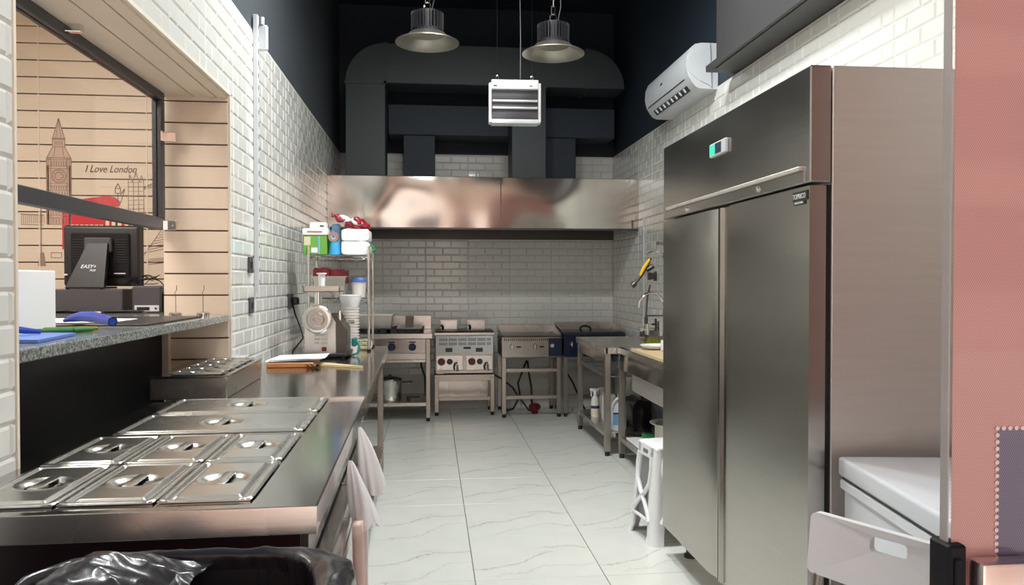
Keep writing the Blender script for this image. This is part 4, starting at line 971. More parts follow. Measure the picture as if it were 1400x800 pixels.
# ------------------------------------------------------------------ cooking line at the back
def stand(t, x0, x1, y0, y1, ztop, shelf=None, bars=(), lw=.042, lmat='steel_leg'):
    for x in (x0+lw/2, x1-lw/2):
        for y in (y0+lw/2, y1-lw/2):
            l = MB().box(x-lw/2, x+lw/2, y-lw/2, y+lw/2, .035, ztop, .003).w('leg', lmat, t)
            MB().cyl((x, y, 0), (x, y, .036), .019, seg=12).w('foot', 'rubber', l)
    for z in bars: MB().box(x0+lw, x1-lw, y0+.006, y0+.034, z-.018, z+.018, .002).w('crossbar', lmat, t)
    if shelf: MB().box(x0+.006, x1-.006, y0+.01, y1-.01, shelf-.018, shelf+.018, .002).w('shelf', 'steel', t)
# stove
sv = thing('gas_stove', 'stainless gas stove with two blue knobs at the left of the cooking line', 'stove', (-.38, 7.8, 0))
SX0, SX1, SY0, SY1 = -.78, -.006, 7.45, 8.10
stand(sv, SX0, SX1, SY0, SY1, .80, .165)
MB().box(SX0-.004, SX1+.020, SY0-.03, SY1, .803, .856, .004).w('top', 'steel_lid', sv)
MB().box(SX0+.045, SX1-.045, SY0+.0, SY0+.30, .66, .80, .003).w('control_panel', 'steel_fridge', sv)
MB().box(SX0+.045, SX1-.045, SY0+.01, SY1-.05, .60, .66, .002).w('drip_tray', 'steel', sv); MB().box(SX0+.045, SX1-.045, SY0-.01, SY0+.012, .575, .60, .002).w('tray_lip', 'steel_lid', sv)
for x in (-.375, -.178):
    k = MB().lathe([(.001, -.03), (.022, -.03), (.026, -.02), (.028, 0), (.036, 0), (.036, .004)], (x, SY0, .722), 20, 'Y').w('knob', 'blueknob', sv)
    MB().box(x-.004, x+.004, SY0-.042, SY0-.028, .70, .744, .002).w('grip', 'blueknob', k); MB().box(x-.03, x+.03, SY0-.002, SY0+.001, .762, .776).w('knob_label', 'black', sv)
MB().box(SX0, SX1+.01, SY1-.02, SY1, .856, 1.0, .003).w('splashback', 'steel_lid', sv)
for x0 in (SX0+.03, -.42):
    b = MB()
    for k in range(5): b.box(x0+.02+.075*k, x0+.034+.075*k, SY0+.03, SY1-.08, .862, .894)
    for y in (SY0+.03, SY0+.29, SY1-.1): b.box(x0, x0+.35, y, y+.018, .858, .892)
    b.w('pot_support', 'black', sv)
o = open_pan('', '', '', -.79, -.375, 7.55, 7.9, .895, 1.02, 'steel', .02, .014).build('roasting_pan', 'steel_side'); tag(o, 'deep rectangular steel roasting pan on the left of the stove', 'pan')
o = MB().box(-.33, -.08, 7.5, 7.9, .895, .905, .003).prism([(7.52, .905), (7.62, .905), (7.80, 1.0), (7.78, 1.005)], 'X', -.25, -.17).build('folded_lid', 'steel_side'); tag(o, 'low steel tray with a leaning divider on the stove grates', 'tray')
pt2 = thing('cooking_pot', 'polished steel cooking pot on the shelf below the stove', 'pot', (-.40, 7.6, .183))
MB().lathe([(.001, 0), (.105, 0), (.112, .01), (.112, .11), (.112, .19), (.118, .20), (.104, .20), (.10, .01), (.001, .008)], (-.40, 7.66, .184), 32).w('pot', 'steel_lid', pt2); MB().lathe([(.118, .20), (.112, .212), (.06, .228), (.015, .232), (.015, .25), (.001, .25)], (-.40, 7.66, .184), 32).w('lid', 'steel_dark', pt2); MB().box(-.285, -.18, 7.645, 7.665, .355, .368, .004).w('handle', 'black', pt2)
o = MB().tube([(-.09, 7.9, .60), (-.10, 7.88, .5), (-.06, 7.85, .38), (-.055, 7.84, .25), (-.05, 7.8, .19)], .010, 8).build('gas_hose', 'rubber'); tag(o, 'black gas hose hanging behind the right leg of the stove', 'hose')
o = MB().box(-.22, -.10, 7.56, 7.58, .215, .228, .003).cyl((-.22, 7.57, .184), (-.22, 7.57, .23), .017, seg=14).build('gas_fitting', 'black'); tag(o, 'small black metal fitting on the shelf below the stove', 'fitting')
# fryer
fy = thing('deep_fryer', 'double stainless fryer with two red knobs in the middle of the cooking line', 'fryer', (.335, 7.9, 0))
X0, X1, Y0, Y1 = .036, .640, 7.74, 8.12
stand(fy, X0, X1, Y0, Y1, .39, None, (.17,))
MB().box(X0+.042, X1-.042, Y1-.10, Y1-.06, .13, .32, .003).w('rear_panel', 'steel', fy)
MB().box(X0, X1, Y0+.005, Y1, .35, .415, .003).w('base_frame', 'steel_leg', fy)
MB().box(X0+.01, X1-.012, Y0-.002, Y1-.01, .43, .81, .003).w('body', 'steel_side', fy)
MB().box(X0+.012, X1-.014, Y0-.012, Y0-.001, .63, .805, .002).w('upper_panel', 'white', fy, label='pale steel panel with vent slots')
MB().box(X0-.004, X1+.002, Y0-.016, Y1, .812, .842, .004).w('top_rim', 'steel', fy)
for (a, c) in ((X0+.018, .322), (.35, X1-.02)):
    MB().box(a, c, Y0-.016, Y0-.001, .462, .612, .003).w('control_panel', 'steel_lid', fy)
MB().box(X0+.02, .13, Y0-.010, Y0-.001, .425, .455, .002).box(.14, X1-.02, Y0-.010, Y0-.001, .43, .458, .002).w('drain_panel', 'steel_side', fy)
b = MB()
for r_ in range(2):
    for k in range(38):
        if k % 7 == 6: continue
        b.box(X0+.05+.0137*k, X0+.056+.0137*k, Y0-.014, Y0-.0115, .755-.043*r_, .783-.043*r_)
b.w('vent_slot', 'black', fy)['kind'] = 'stuff'
for x in (.18, .485):
    MB().box(x-.035, x+.035, Y0-.016, Y0-.011, .645, .685, .002).w('badge', 'greyplastic', fy)
MB().box(.325, .40, Y0-.016, Y0-.011, .675, .695, .002).w('badge', 'black', fy)
for x in (.105, .41): MB().lathe([(.001, -.035), (.030, -.035), (.036, -.02), (.038, 0)], (x, Y0-.016, .547), 24, 'Y').w('knob', 'redknob', fy)
for x in (.188, .49): MB().lathe([(.001, -.025), (.018, -.025), (.026, -.008), (.030, 0)], (x, Y0-.016, .547), 24, 'Y').w('dial', 'greyplastic', fy)
for x in (.265, .57):
    k = MB().cyl((x, Y0-.05, .535), (x, Y0-.014, .535), .013, seg=12).w('drain_valve', 'chrome', fy)
    MB().tube([(x, Y0-.05, .54), (x-.025, Y0-.055, .53), (x-.035, Y0-.055, .495), (x-.03, Y0-.05, .47)], .009, 8).w('valve_lever', 'black', fy); MB().cyl((x, Y0-.03, .535), (x, Y0-.03, .455), .009, .012, 10).w('spout', 'chrome', fy)
MB().box(X0+.01, X1-.01, Y0+.03, Y1-.02, .843, .856).w('tank_edge', 'black', fy)
for (a, c) in ((.10, .27), (.375, .56)):
    bk_ = thing('fryer_basket', 'steel fryer basket head rising from the %s tank of the fryer' % ('left' if a < .2 else 'right'), 'basket', ((a+c)/2, 7.95, .857))
    q = MB(); q.box(a, c, 7.98, 8.0, .857, .955, .002); q.box(a-.01, c+.01, 7.96, 8.01, .945, .958, .002); q.w('head', 'steel_lid', bk_)
    q = MB(); q.tube([(a+.02, 7.80, .87), (a+.02, 7.77, .90), (a+.01, 7.74, .91)], .012, 8); q.w('handle', 'black', bk_)
# griddle
def griddle(name, label, loc, X0, X1, Y0, Y1, front, knobs, ztop=.812):
    t = thing(name, label, 'griddle', loc)
    stand(t, X0, X1, Y0, Y1, .60, None, (.20, .47))
    MB().box(X0-.003, X1+.003, Y0-.012, Y0+.02, .60, ztop-.01, .003).w('front_panel', front, t)
    MB().box(X0, X1, Y0+.02, Y1-.02, .60, .74, .003).w('body', 'steel_dark', t)
    MB().box(X0, X1, Y0+.0, Y1, ztop-.02, ztop, .002).w('cooking_plate', 'steel_dark', t)
    for (a, c) in ((X0-.006, X0+.002), (X1-.002, X1+.006)):
        MB().prism([(Y0+.0, ztop-.01), (Y0+.04, ztop+.02), (Y1, ztop+.085), (Y1, ztop-.01)], 'X', a, c).w('side_guard', 'steel', t)
    MB().box(X0, X1, Y1-.012, Y1, ztop, ztop+.085, .002).w('back_guard', 'steel', t)
    for x in knobs:
        k = MB().lathe([(.001, -.03), (.017, -.03), (.020, -.012), (.027, 0)], (x, Y0-.012, ztop-.105), 20, 'Y').w('knob', 'chrome', t)
        MB().box(x-.005, x+.005, Y0-.055, Y0-.04, ztop-.135, ztop-.075, .002).w('grip', 'chrome', k); MB().box(x+.045, x+.09, Y0-.014, Y0-.011, ztop-.115, ztop-.10, .001).w('label', 'black', t)
    return t
g1 = griddle('griddle', 'plain steel griddle on legs with two chrome knobs, right of the fryer', (1.0, 7.85, 0), .700, 1.295, 7.57, 8.1, 'steel_fridge', (.80, 1.03))
b = MB()
for k in range(28): b.box(.72+.0205*k, .728+.0205*k, 7.5555, 7.5585, .765, .788)
b.w('vent_slot', 'black', g1)['kind'] = 'stuff'
MB().box(1.165, 1.292, 7.5535, 7.5585, .61, .79, .001).w('navy_plate', 'navy', g1); MB().lathe([(.001, -.03), (.016, -.03), (.02, 0)], (1.20, 7.556, .715), 16, 'Y').w('knob', 'acwhite', g1)
g2 = griddle('griddle', 'blue fronted griddle in the right corner of the cooking line', (1.63, 7.85, 0), 1.322, 1.945, 7.57, 8.14, 'navy', (1.40,), .835)
MB().box(1.34, 1.93, 7.62, 8.08, .836, .842).w('black_plate', 'black', g2)
o = MB().tube([(1.58+.055*math.cos(a), 7.76+.055*math.sin(a)*.6, .862+.035*math.sin(a)) for a in [2*PI*k/16 for k in range(17)]], .010, 8).build('ring_handle', 'rubber'); tag(o, 'black ring handle resting on the blue fronted griddle', 'handle')
# hoses beneath
for nm_, lb, pts in (('gas_hose', 'black gas hose arching left under the plain griddle', [(.62, 7.98, .40), (.72, 7.92, .35), (.84, 7.86, .26), (.90, 7.84, .15), (.84, 7.84, .04), (.72, 7.86, .014)]),
                     ('gas_hose', 'black gas hose looping down the middle under the plain griddle', [(1.0, 8.0, .52), (.96, 7.96, .44), (.90, 7.92, .30), (.92, 7.88, .14), (1.0, 7.84, .03), (1.08, 7.82, .014)]),
                     ('gas_hose', 'thin black gas hose falling straight behind the griddle shelf', [(1.01, 8.0, .52), (1.02, 7.98, .4), (1.045, 7.96, .25), (1.05, 7.95, .05), (1.06, 7.95, .012)]),
                     ('gas_hose', 'black gas hose crossing under the blue fronted griddle', [(1.42, 7.95, .55), (1.40, 7.9, .42), (1.47, 7.88, .3), (1.55, 7.88, .12), (1.6, 7.88, .012)])):
    o = MB().tube(pts, .010, 8).build(nm_, 'rubber'); tag(o, lb, 'hose', 'gas hoses')
rv_ = thing('gas_regulator', 'dark red round gas regulator on the floor under the griddle', 'regulator', (1.06, 7.8, 0)); MB().lathe([(.001, .0), (.03, 0), (.035, .03), (.06, .05), (.062, .08), (.04, .1), (.001, .105)], (1.06, 7.80, .0), 22).w('regulator', 'redknob', rv_)

# ------------------------------------------------------------------ right side tables
t1 = thing('sink_table', 'stainless table before the right wall, at the corner griddle', 'table', (1.63, 6.38, 0))
TX0, TX1, TY0, TY1, TZ = 1.34, 1.955, 5.82, 6.95, .845
stand(t1, TX0, TX1, TY0, TY1, TZ-.04, .16, (), .045)
b = MB(); b.box(TX0-.012, TX0+.02, TY0-.01, TY1+.01, TZ-.052, TZ, .003); b.box(TX0, TX1, TY0-.01, TY0+.03, TZ-.052, TZ, .003); b.box(TX0, TX1, TY1-.03, TY1+.01, TZ-.052, TZ, .003); b.box(TX1-.03, TX1, TY0, TY1, TZ-.052, TZ+.09, .003)
b.box(TX0+.02, TX1-.03, TY0+.03, TY1-.03, TZ-.014, TZ-.006); b.w('worktop', 'steel_lid', t1)
MB().box(TX0+.004, TX0+.018, TY0+.05, TY1-.05, TZ-.13, TZ-.052, .002).w('apron', 'steel_fridge', t1)
MB().box(TX0+.004, TX0+.034, TY0+.045, TY1-.045, TZ-.24, TZ-.21, .002).w('crossbar', 'steel_leg', t1); MB().box(TX0+.035, TX1-.02, TY0+.03, TY1-.03, TZ-.235, TZ-.225, .002).w('middle_shelf', 'steel_lid', t1)
t2 = thing('sink_unit', 'stainless sink unit with a wooden board, half hidden by the refrigerator', 'sink', (1.70, 4.9, 0))
UX0, UX1, UY0, UY1, UZ = 1.435, 1.960, 4.30, 5.785, .85
stand(t2, UX0, UX1, UY0, UY1, UZ-.16, .15, (), .045)
b = MB(); b.box(UX0-.008, UX0+.03, UY0, UY1+.01, UZ-.045, UZ, .003); b.box(UX0, UX1, UY1-.25, UY1+.01, UZ-.03, UZ, .003); b.box(UX0, UX1, UY0, UY0+.08, UZ-.03, UZ, .003); b.box(UX1-.05, UX1, UY0, UY1, UZ-.03, UZ, .003); b.box(UX0+.02, UX1-.02, 4.36, 5.56, UZ-.03, UZ-.02)
b.w('worktop', 'steel_lid', t2)
MB().box(UX0+.004, UX0+.02, UY0+.03, UY1-.03, UZ-.165, UZ-.045, .002).w('apron', 'steel_hood', t2)
MB().box(UX0, UX0+.02, UY1-.02, UY1+.005, UZ-.16, UZ-.02, .002).w('corner_plate', 'steel_lid', t2)
MB().box(UX0+.03, UX1-.03, 4.5, 5.5, UZ-.30, UZ-.03, .01).w('basin', 'steel_side', t2)
b = MB(); b.cyl((1.72, 5.2, .55), (1.72, 5.2, .42), .035, seg=16); b.tube([(1.72, 5.2, .43), (1.72, 5.26, .36), (1.74, 5.4, .34), (1.78, 5.55, .38), (1.82, 5.7, .36), (1.84, 5.75, .2)], .026, 12); b.cyl((1.72, 5.2, .47), (1.72, 5.2, .42), .045, seg=16)
b.w('drain_pipe', 'offwhite', t2)
o = thing('chopping_board', 'pale wooden chopping board lying over the sink edge', 'cutting board', (1.6, 5.0, UZ)); MB().box(1.43, 1.86, 4.60, 5.40, UZ+.001, UZ+.026, .004).w('board', 'woodlt', o)
o = thing('oval_plate', 'white oval plate on the chopping board with herbs behind', 'plate', (1.58, 5.30, UZ+.027))
b = MB(); b.lathe([(.001, .0), (.07, .0), (.11, .012), (.135, .03), (.132, .033), (.105, .017), (.07, .006), (.001, .006)], (0, 0, 0), 32)
bmesh.ops.transform(b.bm, matrix=Matrix.Translation((1.60, 5.28, UZ+.027)) @ Matrix.Diagonal((1., .8, 1., 1.)), verts=b.bm.verts); b.w('dish', 'white', o)
random.seed(11); b = MB()
for k in range(46):
    a = random.uniform(0, 2*PI); r = random.uniform(0, .05); x = 1.64+r*math.cos(a); y = 5.60+r*.6*math.sin(a)-.02; z = UZ+.001
    h = random.uniform(.05, .10); dx, dy = random.uniform(-.03, .03), random.uniform(-.02, .02)
    A = [b.bm.verts.new(v) for v in ((x, y, z), (x+dx*.5-.01, y+dy*.5, z+h*.6), (x+dx, y+dy, z+h), (x+dx*.5+.012, y+dy*.5+.004, z+h*.6))]; b.bm.faces.new(A)
o = b.build('herb_bunch', 'leaf', smooth=False); tag(o, 'bunch of green and yellow herbs beside the sink taps', 'herbs')
o = crump(1.57, 1.66, 5.04, 5.14, UZ+.028, UZ+.10, .008, 4).build('plastic_wrap', 'wbag', ang=60); tag(o, 'crumpled clear plastic wrap on the chopping board', 'plastic wrap')
# taps
tp = thing('mixer_tap', 'chrome pre-rinse mixer tap with spring hose on the right wall', 'tap', (1.85, 5.62, UZ))
tx, ty = 1.75, 5.60
b = MB(); b.cyl((tx, ty, UZ), (tx, ty, 1.50), .012, seg=12); b.cyl((tx, ty, UZ), (tx, ty, UZ+.02), .035, seg=20); b.w('riser_pipe', 'chrome', tp)
pts = [(tx, ty, 1.50)]
for k in range(1, 10): a = PI*k/12; pts.append((tx-.085+.085*math.cos(a), ty, 1.50+.08*math.sin(a)))
b = MB(); b.tube(pts, .007, 8); hel = []
for k in range(240):
    t_ = k/239; i = t_*(len(pts)-1); i0 = min(int(i), len(pts)-2); f_ = i-i0; p = Vector(pts[i0]).lerp(Vector(pts[i0+1]), f_); a = t_*2*PI*22
    hel.append((p.x+.015*math.cos(a), p.y+.015*math.sin(a), p.z+.004*math.sin(a)))
b.tube(hel, .0025, 5)
hel = [(tx+.03+.015*math.cos(k*.75), ty+.015*math.sin(k*.75), 1.10+.42*k/150) for k in range(151)]
b.tube(hel, .0025, 5); b.w('spring_hose', 'chrome', tp)
b = MB(); b.tube([(1.63, ty, 1.53), (1.60, ty-.005, 1.47), (1.56, ty-.01, 1.40), (1.515, ty-.01, 1.345)], [.014, .016, .012, .010], 12); b.tube([(1.515, ty-.01, 1.345), (1.49, ty-.01, 1.322)], [.02, .022], 14); b.w('spray_head', 'steel_dark', tp)
b = MB(); b.tube([(1.62, ty-.02, 1.52), (1.575, ty-.03, 1.46), (1.545, ty-.03, 1.40)], [.010, .014, .008], 10); b.w('spray_lever', 'yellow', tp, label='yellow lever')
b = MB(); pts = [(1.735, ty, UZ+.12), (1.735, ty, 1.17)]
for k in range(1, 10): a = PI*k/10; pts.append((1.735-.095+.095*math.cos(a), ty, 1.17+.10*math.sin(a)))
pts.append((1.545, ty, 1.16)); b.tube(pts, .0105, 10); b.w('swan_spout', 'chrome', tp)
b = MB(); b.tube([(1.60, ty, UZ+.0), (1.60, ty, 1.10), (1.61, ty, 1.24), (1.63, ty, 1.33)], .007, 8); b.cyl((1.60, ty, .94), (1.60, ty, 1.09), .014, seg=12); b.cyl((1.60, ty, 1.10), (1.74, ty, 1.10), .005, seg=8); b.w('side_pipe', 'steel_dark', tp)
b = MB(); b.cyl((1.54, ty-.02, 1.0), (1.75, ty-.02, 1.0), .012, seg=12); b.cyl((1.60, ty-.02, .96), (1.60, ty-.02, 1.04), .018, seg=12); b.cyl((1.70, ty-.02, .95), (1.70, ty-.02, 1.06), .022, seg=12); b.cyl((1.55, ty-.06, 1.0), (1.55, ty+.01, 1.0), .014, seg=10); b.w('valve', 'chrome', tp)
b = MB(); b.box(1.63, 1.67, ty-.05, ty-.03, 1.03, 1.045, .003); b.box(1.655, 1.668, ty-.05, ty-.03, .99, 1.08, .003); b.w('valve_handle', 'black', tp)
b = MB(); b.cyl((1.615, ty-.01, 1.395), (1.66, ty-.01, 1.395), .03, .022, 14); b.cyl((1.60, ty-.01, 1.44), (1.65, ty-.01, 1.47), .018, seg=12); b.cyl((1.67, ty, 1.36), (1.67, ty, 1.43), .012, seg=10); b.w('swivel_joint', 'steel_dark', tp)
sh = thing('wall_shelf', 'steel wall shelf end showing beside the refrigerator', 'shelf', (1.8, 4.9, 1.58)); MB().box(1.66, 1.965, 4.2, 5.55, 1.625, 1.645, .003).w('board', 'steel', sh); MB().prism([(1.66, 1.62), (1.965, 1.62), (1.965, 1.50), (1.85, 1.54), (1.66, 1.585)], 'Y', 5.50, 5.52).w('bracket', 'steel_side', sh)
# corner rail on the right wall with a small grey box
o = MB().box(XR-.018, XR-.006, 6.93, 6.955, .97, 1.95, .002).box(XR-.026, XR-.006, 6.925, 6.96, .90, 1.0, .004).build('cable_conduit', 'acwhite'); tag(o, 'thin white cable conduit running down the right wall by the sink', 'conduit')

# below the tables
ZB = .179
def spray(name, label, x, y, bodymat, trig, lab=None):
    t = thing(name, label, 'bottle', (x, y, ZB), 0)
    MB().lathe([(.001, 0), (.036, 0), (.038, .01), (.036, .12), (.03, .16), (.014, .19), (.013, .205), (.001, .205)], (x, y, ZB), 20).w('bottle', bodymat, t)
    MB().cyl((x, y, ZB+.195), (x, y, ZB+.22), .017, seg=14).box(x-.045, x+.03, y-.012, y+.012, ZB+.22, ZB+.245, .005).box(x-.04, x-.03, y-.006, y+.006, ZB+.175, ZB+.222, .003).w('trigger', trig, t)
    if lab: MB().lathe([(.0385, .02), (.0388, .06)], (x, y, ZB), 20).w('label', lab, t); MB().lathe([(.0378, .075), (.0376, .10)], (x, y, ZB), 20).w('label_band', 'blueknob', t)
spray('spray_bottle', 'white spray bottle with an orange and violet label under the table', 1.42, 6.55, 'offwhite', 'white', 'cream')
spray('spray_bottle', 'plain white spray bottle behind the labelled one', 1.50, 6.62, 'white', 'white')
o = crump(1.43, 1.51, 6.16, 6.34, ZB, ZB+.25, .008, 8).build('plastic_sack', 'offwhite', ang=60); tag(o, 'pale plastic sack standing between spray bottles and jug', 'sack')
jg = thing('detergent_jug', 'large white jug with a blue label standing under the table end', 'jug', (1.50, 5.95, ZB))
b = MB(); 
def rr_loft(levels, cx, cy, n=28):
    prev = None
    for (hw, hd_, z, sx_) in levels:
        ri = []
        for k in range(n):
            a = 2*PI*k/n; c_, s_ = math.cos(a), math.sin(a); ex = .55
            ri.append(b.bm.verts.new((cx+sx_+hw*math.copysign(abs(c_)**ex, c_), cy+hd_*math.copysign(abs(s_)**ex, s_), z)))
        if prev: b.bridge(prev, ri)
        else: b.bm.faces.new(ri[::-1])
        prev = ri
    b.bm.faces.new(prev)
rr_loft([(.062, .05, ZB, 0), (.068, .055, ZB+.012, 0), (.068, .055, ZB+.13, 0), (.066, .054, ZB+.17, 0), (.052, .045, ZB+.215, .008), (.026, .026, ZB+.25, .018), (.018, .018, ZB+.262, .02)], 1.475, 5.97)
b.w('jug_body', 'white_gloss', jg); MB().cyl((1.495, 5.97, ZB+.262), (1.495, 5.97, ZB+.285), .022, seg=18).w('cap', 'white', jg)
b = MB(); b.tube([(1.425, 5.925, ZB+.17), (1.428, 5.915, ZB+.215), (1.45, 5.92, ZB+.245), (1.48, 5.93, ZB+.255)], .011, 10); b.w('handle', 'white_gloss', jg)
b = MB(); b.box(1.425, 1.525, 5.9115, 5.9145, ZB+.045, ZB+.125, .001); b.box(1.405, 1.4075, 5.94, 6.0, ZB+.045, ZB+.125, .001); b.w('label', 'bluelt2', jg); MB().box(1.425, 1.525, 5.911, 5.9145, ZB+.13, ZB+.142, .001).w('label_band', 'blueknob', jg)
o = crump(1.60, 1.80, 5.98, 6.28, ZB, ZB+.22, .012, 14).build('dark_sack', 'bag', ang=60); tag(o, 'dark folded sack behind the white jug under the table', 'bag')
ZU = .169
o = crump(1.68, 1.93, 5.25, 5.72, ZU, ZU+.30, .016, 15).build('black_bag', 'bag', ang=60); tag(o, 'black plastic bag heaped beneath the sink', 'bag')
wbd = MB().box(1.455, 1.70, 5.30, 5.62, ZU+.001, ZU+.018, .004).build('cutting_board', 'white'); tag(wbd, 'thin white plastic cutting board on the shelf under the sink', 'cutting board')
o = MB().box(1.56, 1.66, 5.47, 5.58, ZU+.020, ZU+.055, .008).build('sponge', 'green2'); tag(o, 'green scouring sponge resting on the white cutting board', 'sponge')
po = thing('stock_pot', 'wide rimmed steel stock pot under the sink, partly behind the refrigerator', 'pot', (1.63, 5.05, ZU)); MB().lathe([(.001, 0), (.115, 0), (.12, .01), (.12, .21), (.155, .228), (.155, .232), (.118, .22), (.115, .012), (.001, .01)], (1.63, 5.05, ZU), 36).w('pot', 'steel_side', po)

# ------------------------------------------------------------------ plastic stool
sl = thing('plastic_stool', 'white plastic stool with curved cut-out sides beside the refrigerator', 'stool', (1.262, 3.985, 0), math.radians(7))
HT, TW, BW, LH = .50, .125, .165, .10
b = MB(); b.box(-TW, TW, -TW, TW, HT-.035, HT, .018, seg=3); b.build('seat', 'white', sl)
def hw(z): return BW+(TW-BW)*z/HT
for s, axis in ((-1, 0), (1, 0), (-1, 1), (1, 1)):
    b = MB()
    def pt(u, z, off=0.):   # u -1..1 across, on one side
        h = hw(z); d = s*(h+off)
        return (d, u*h, z) if axis == 0 else (u*h, d, z)
    def bar(p, q, w1, th=.006):
        # bar between (u,z) points lying in the side face
        n = 8
        for k in range(n):
            a0 = k/n; a1 = (k+1)/n; P0 = (p[0]+(q[0]-p[0])*a0, p[1]+(q[1]-p[1])*a0); P1 = (p[0]+(q[0]-p[0])*a1, p[1]+(q[1]-p[1])*a1)
            b.cyl(pt(*P0), pt(*P1), w1, seg=6)
    prev = []
    def curve(pts, r): b.tube([pt(u, z) for u, z in pts], r, 8)
    curve([(-.62, .44), (-.66, .38), (-.55, .30), (-.2, .245), (.2, .20), (.55, .15), (.68, .11)], .013)
    curve([(.62, .44), (.66, .38), (.55, .30), (.2, .245), (-.2, .20), (-.55, .15), (-.68, .11)], .013)
    curve([(-.70, .11), (-.5, .112), (0, .114), (.5, .112), (.70, .11)], .009)
    A = [pt(-.75, .43), pt(.75, .43), pt(.75, HT-.012), pt(-.75, HT-.012)]
    vs_ = [b.bm.verts.new(q) for q in A]; b.bm.faces.new(vs_)
    o = b.build('side_panel', 'white', sl)
    sd = Vector((s, 0, 0)) if axis == 0 else Vector((0, s, 0))
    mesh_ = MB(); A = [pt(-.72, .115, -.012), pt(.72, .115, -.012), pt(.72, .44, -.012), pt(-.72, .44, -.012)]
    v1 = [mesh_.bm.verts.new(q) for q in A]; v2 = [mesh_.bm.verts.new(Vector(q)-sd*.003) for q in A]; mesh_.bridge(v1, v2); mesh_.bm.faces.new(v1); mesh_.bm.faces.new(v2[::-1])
    mesh_.build('inside_shade', 'stoolshade', sl)  # added grey sheet, paints the shaded hollow behind the cut-outs
    MB().box(-.03, .03, -.002, .002, -.010, .010, .004, mat=Matrix.Translation(pt(0, .458, .001)) @ (Matrix.Rotation(PI/2, 4, 'Z') if axis == 0 else Matrix.Identity(4))).build('hand_slot', 'stoolshade', sl)
for sx_ in (-1, 1):
    for sy_ in (-1, 1):
        b = MB(); pf = []
        for (z, r, e) in ((HT-.01, .032, 0), (.30, .036, 0), (.12, .038, 0), (.04, .036, .0), (.02, .040, .006), (0, .042, .008)):
            pf.append((z, r, e))
        prev = None
        for (z, r, e) in pf:
            h = hw(z)+e; ri = []
            for k in range(7):     # corner shell, quarter round
                a = PI/2*k/6; ri.append(((h-r)+r*math.cos(a)+(0 if 0 else 0), (h-r)+r*math.sin(a)))
            ri = [(h, h-r-.03)] + ri + [(h-r-.03, h)]; inn = [(h-.012, h-r-.03)] + [((h-r)+(r-.01)*math.cos(PI/2*k/6), (h-r)+(r-.01)*math.sin(PI/2*k/6)) for k in range(7)] + [(h-r-.03, h-.012)]
            loop = [b.bm.verts.new((sx_*x, sy_*y, z)) for x, y in ri + inn[::-1]]
            if prev: b.bridge(prev, loop)
            else: b.bm.faces.new(loop)
            prev = loop
        b.bm.faces.new(prev[::-1]); b.build('leg', 'white', sl)
# ------------------------------------------------------------------ chest freezer
fz = thing('chest_freezer', 'white chest freezer with a sloping lid edge in front of the refrigerator', 'freezer', (1.218, 2.19, 0), math.radians(-7.5))
MB().box(.014, .73, -.62, -.008, .04, .755, .012, seg=2).build('cabinet', 'white_gloss', fz)
MB().box(.006, .74, -.63, -.002, .735, .765, .004).build('upper_frame', 'white_gloss', fz)
MB().box(.012, .735, -.625, -.005, .765, .775).build('gasket', 'greyplastic', fz)
MB().box(0, .745, -.64, 0, .775, .832, .010, seg=3).build('lid', 'white_gloss', fz)
for x in (.08, .66):
    for y in (-.56, -.08): MB().cyl((x, y, 0), (x, y, .042), .025, seg=12).build('foot', 'rubber', fz)

# ------------------------------------------------------------------ folding chair
ang = math.atan2(1.408-1.656, .997-.864)
ch = thing('folding_chair', 'white plastic folding chair with a slotted backrest at the lower right', 'chair', (.864, 1.656, 0), ang)
# local x along the backrest, y pointing to the far right (seat side towards the camera is -normal)
b = MB(); CW = .42; bz0, bz1 = .705, .838
def brest(x0, x1, z0, z1, tilt=-.14):
    t = MB()
    return t
outer = [(0.012, bz1), (CW-.012, bz1), (CW, bz1-.012), (CW, bz0+.01), (CW-.01, bz0), (.008, bz0-.0), (-.004, bz0+.012), (0, bz1-.012)]
def rrect(x0, x1, z0, z1, r, n=4):
    out = []
    for (cx_, cz_, a0) in ((x1-r, z1-r, 0), (x0+r, z1-r, 90), (x0+r, z0+r, 180), (x1-r, z0+r, 270)):
        for k in range(n+1): a = math.radians(a0+90*k/n); out.append((cx_+r*math.cos(a), cz_+r*math.sin(a)))
    return out
O_ = rrect(0, CW, bz0, bz1, .014); I_ = rrect(.133, .212, bz1-.055, bz1-.022, .009)
def ty_(x, z): return .12*(z-bz1)+.020*math.sin(PI*x/CW)
for off in (-.009, .009):
    pass
V = {}
for nm_, lst in (('o', O_), ('i', I_)):
    for off in (0, 1): V[nm_, off] = [b.bm.verts.new((x, ty_(x, z)-.009+.018*off, z)) for x, z in lst]
b.bridge(V['o', 0], V['o', 1]); b.bridge(V['i', 0], V['i', 1]); b.bridge(V['o', 0], V['i', 0]); b.bridge(V['o', 1], V['i', 1])
b.build('backrest', 'white', ch)
for x in (.02, CW-.02): MB().tube([(x, ty_(x, bz0)+.0, bz0+.002), (x-.008, -.02, .60), (x, -.06, .44), (x, -.20, .0)], .010, 10).build('frame_tube', 'alu', ch)
for x in (.045, CW-.045): MB().tube([(x, -.30, .44), (x, -.14, .22), (x, .10, .0)], .010, 10).build('leg_tube', 'alu', ch)
MB().box(.04, CW-.04, -.40, -.05, .43, .455, .008).build('seat', 'white', ch)

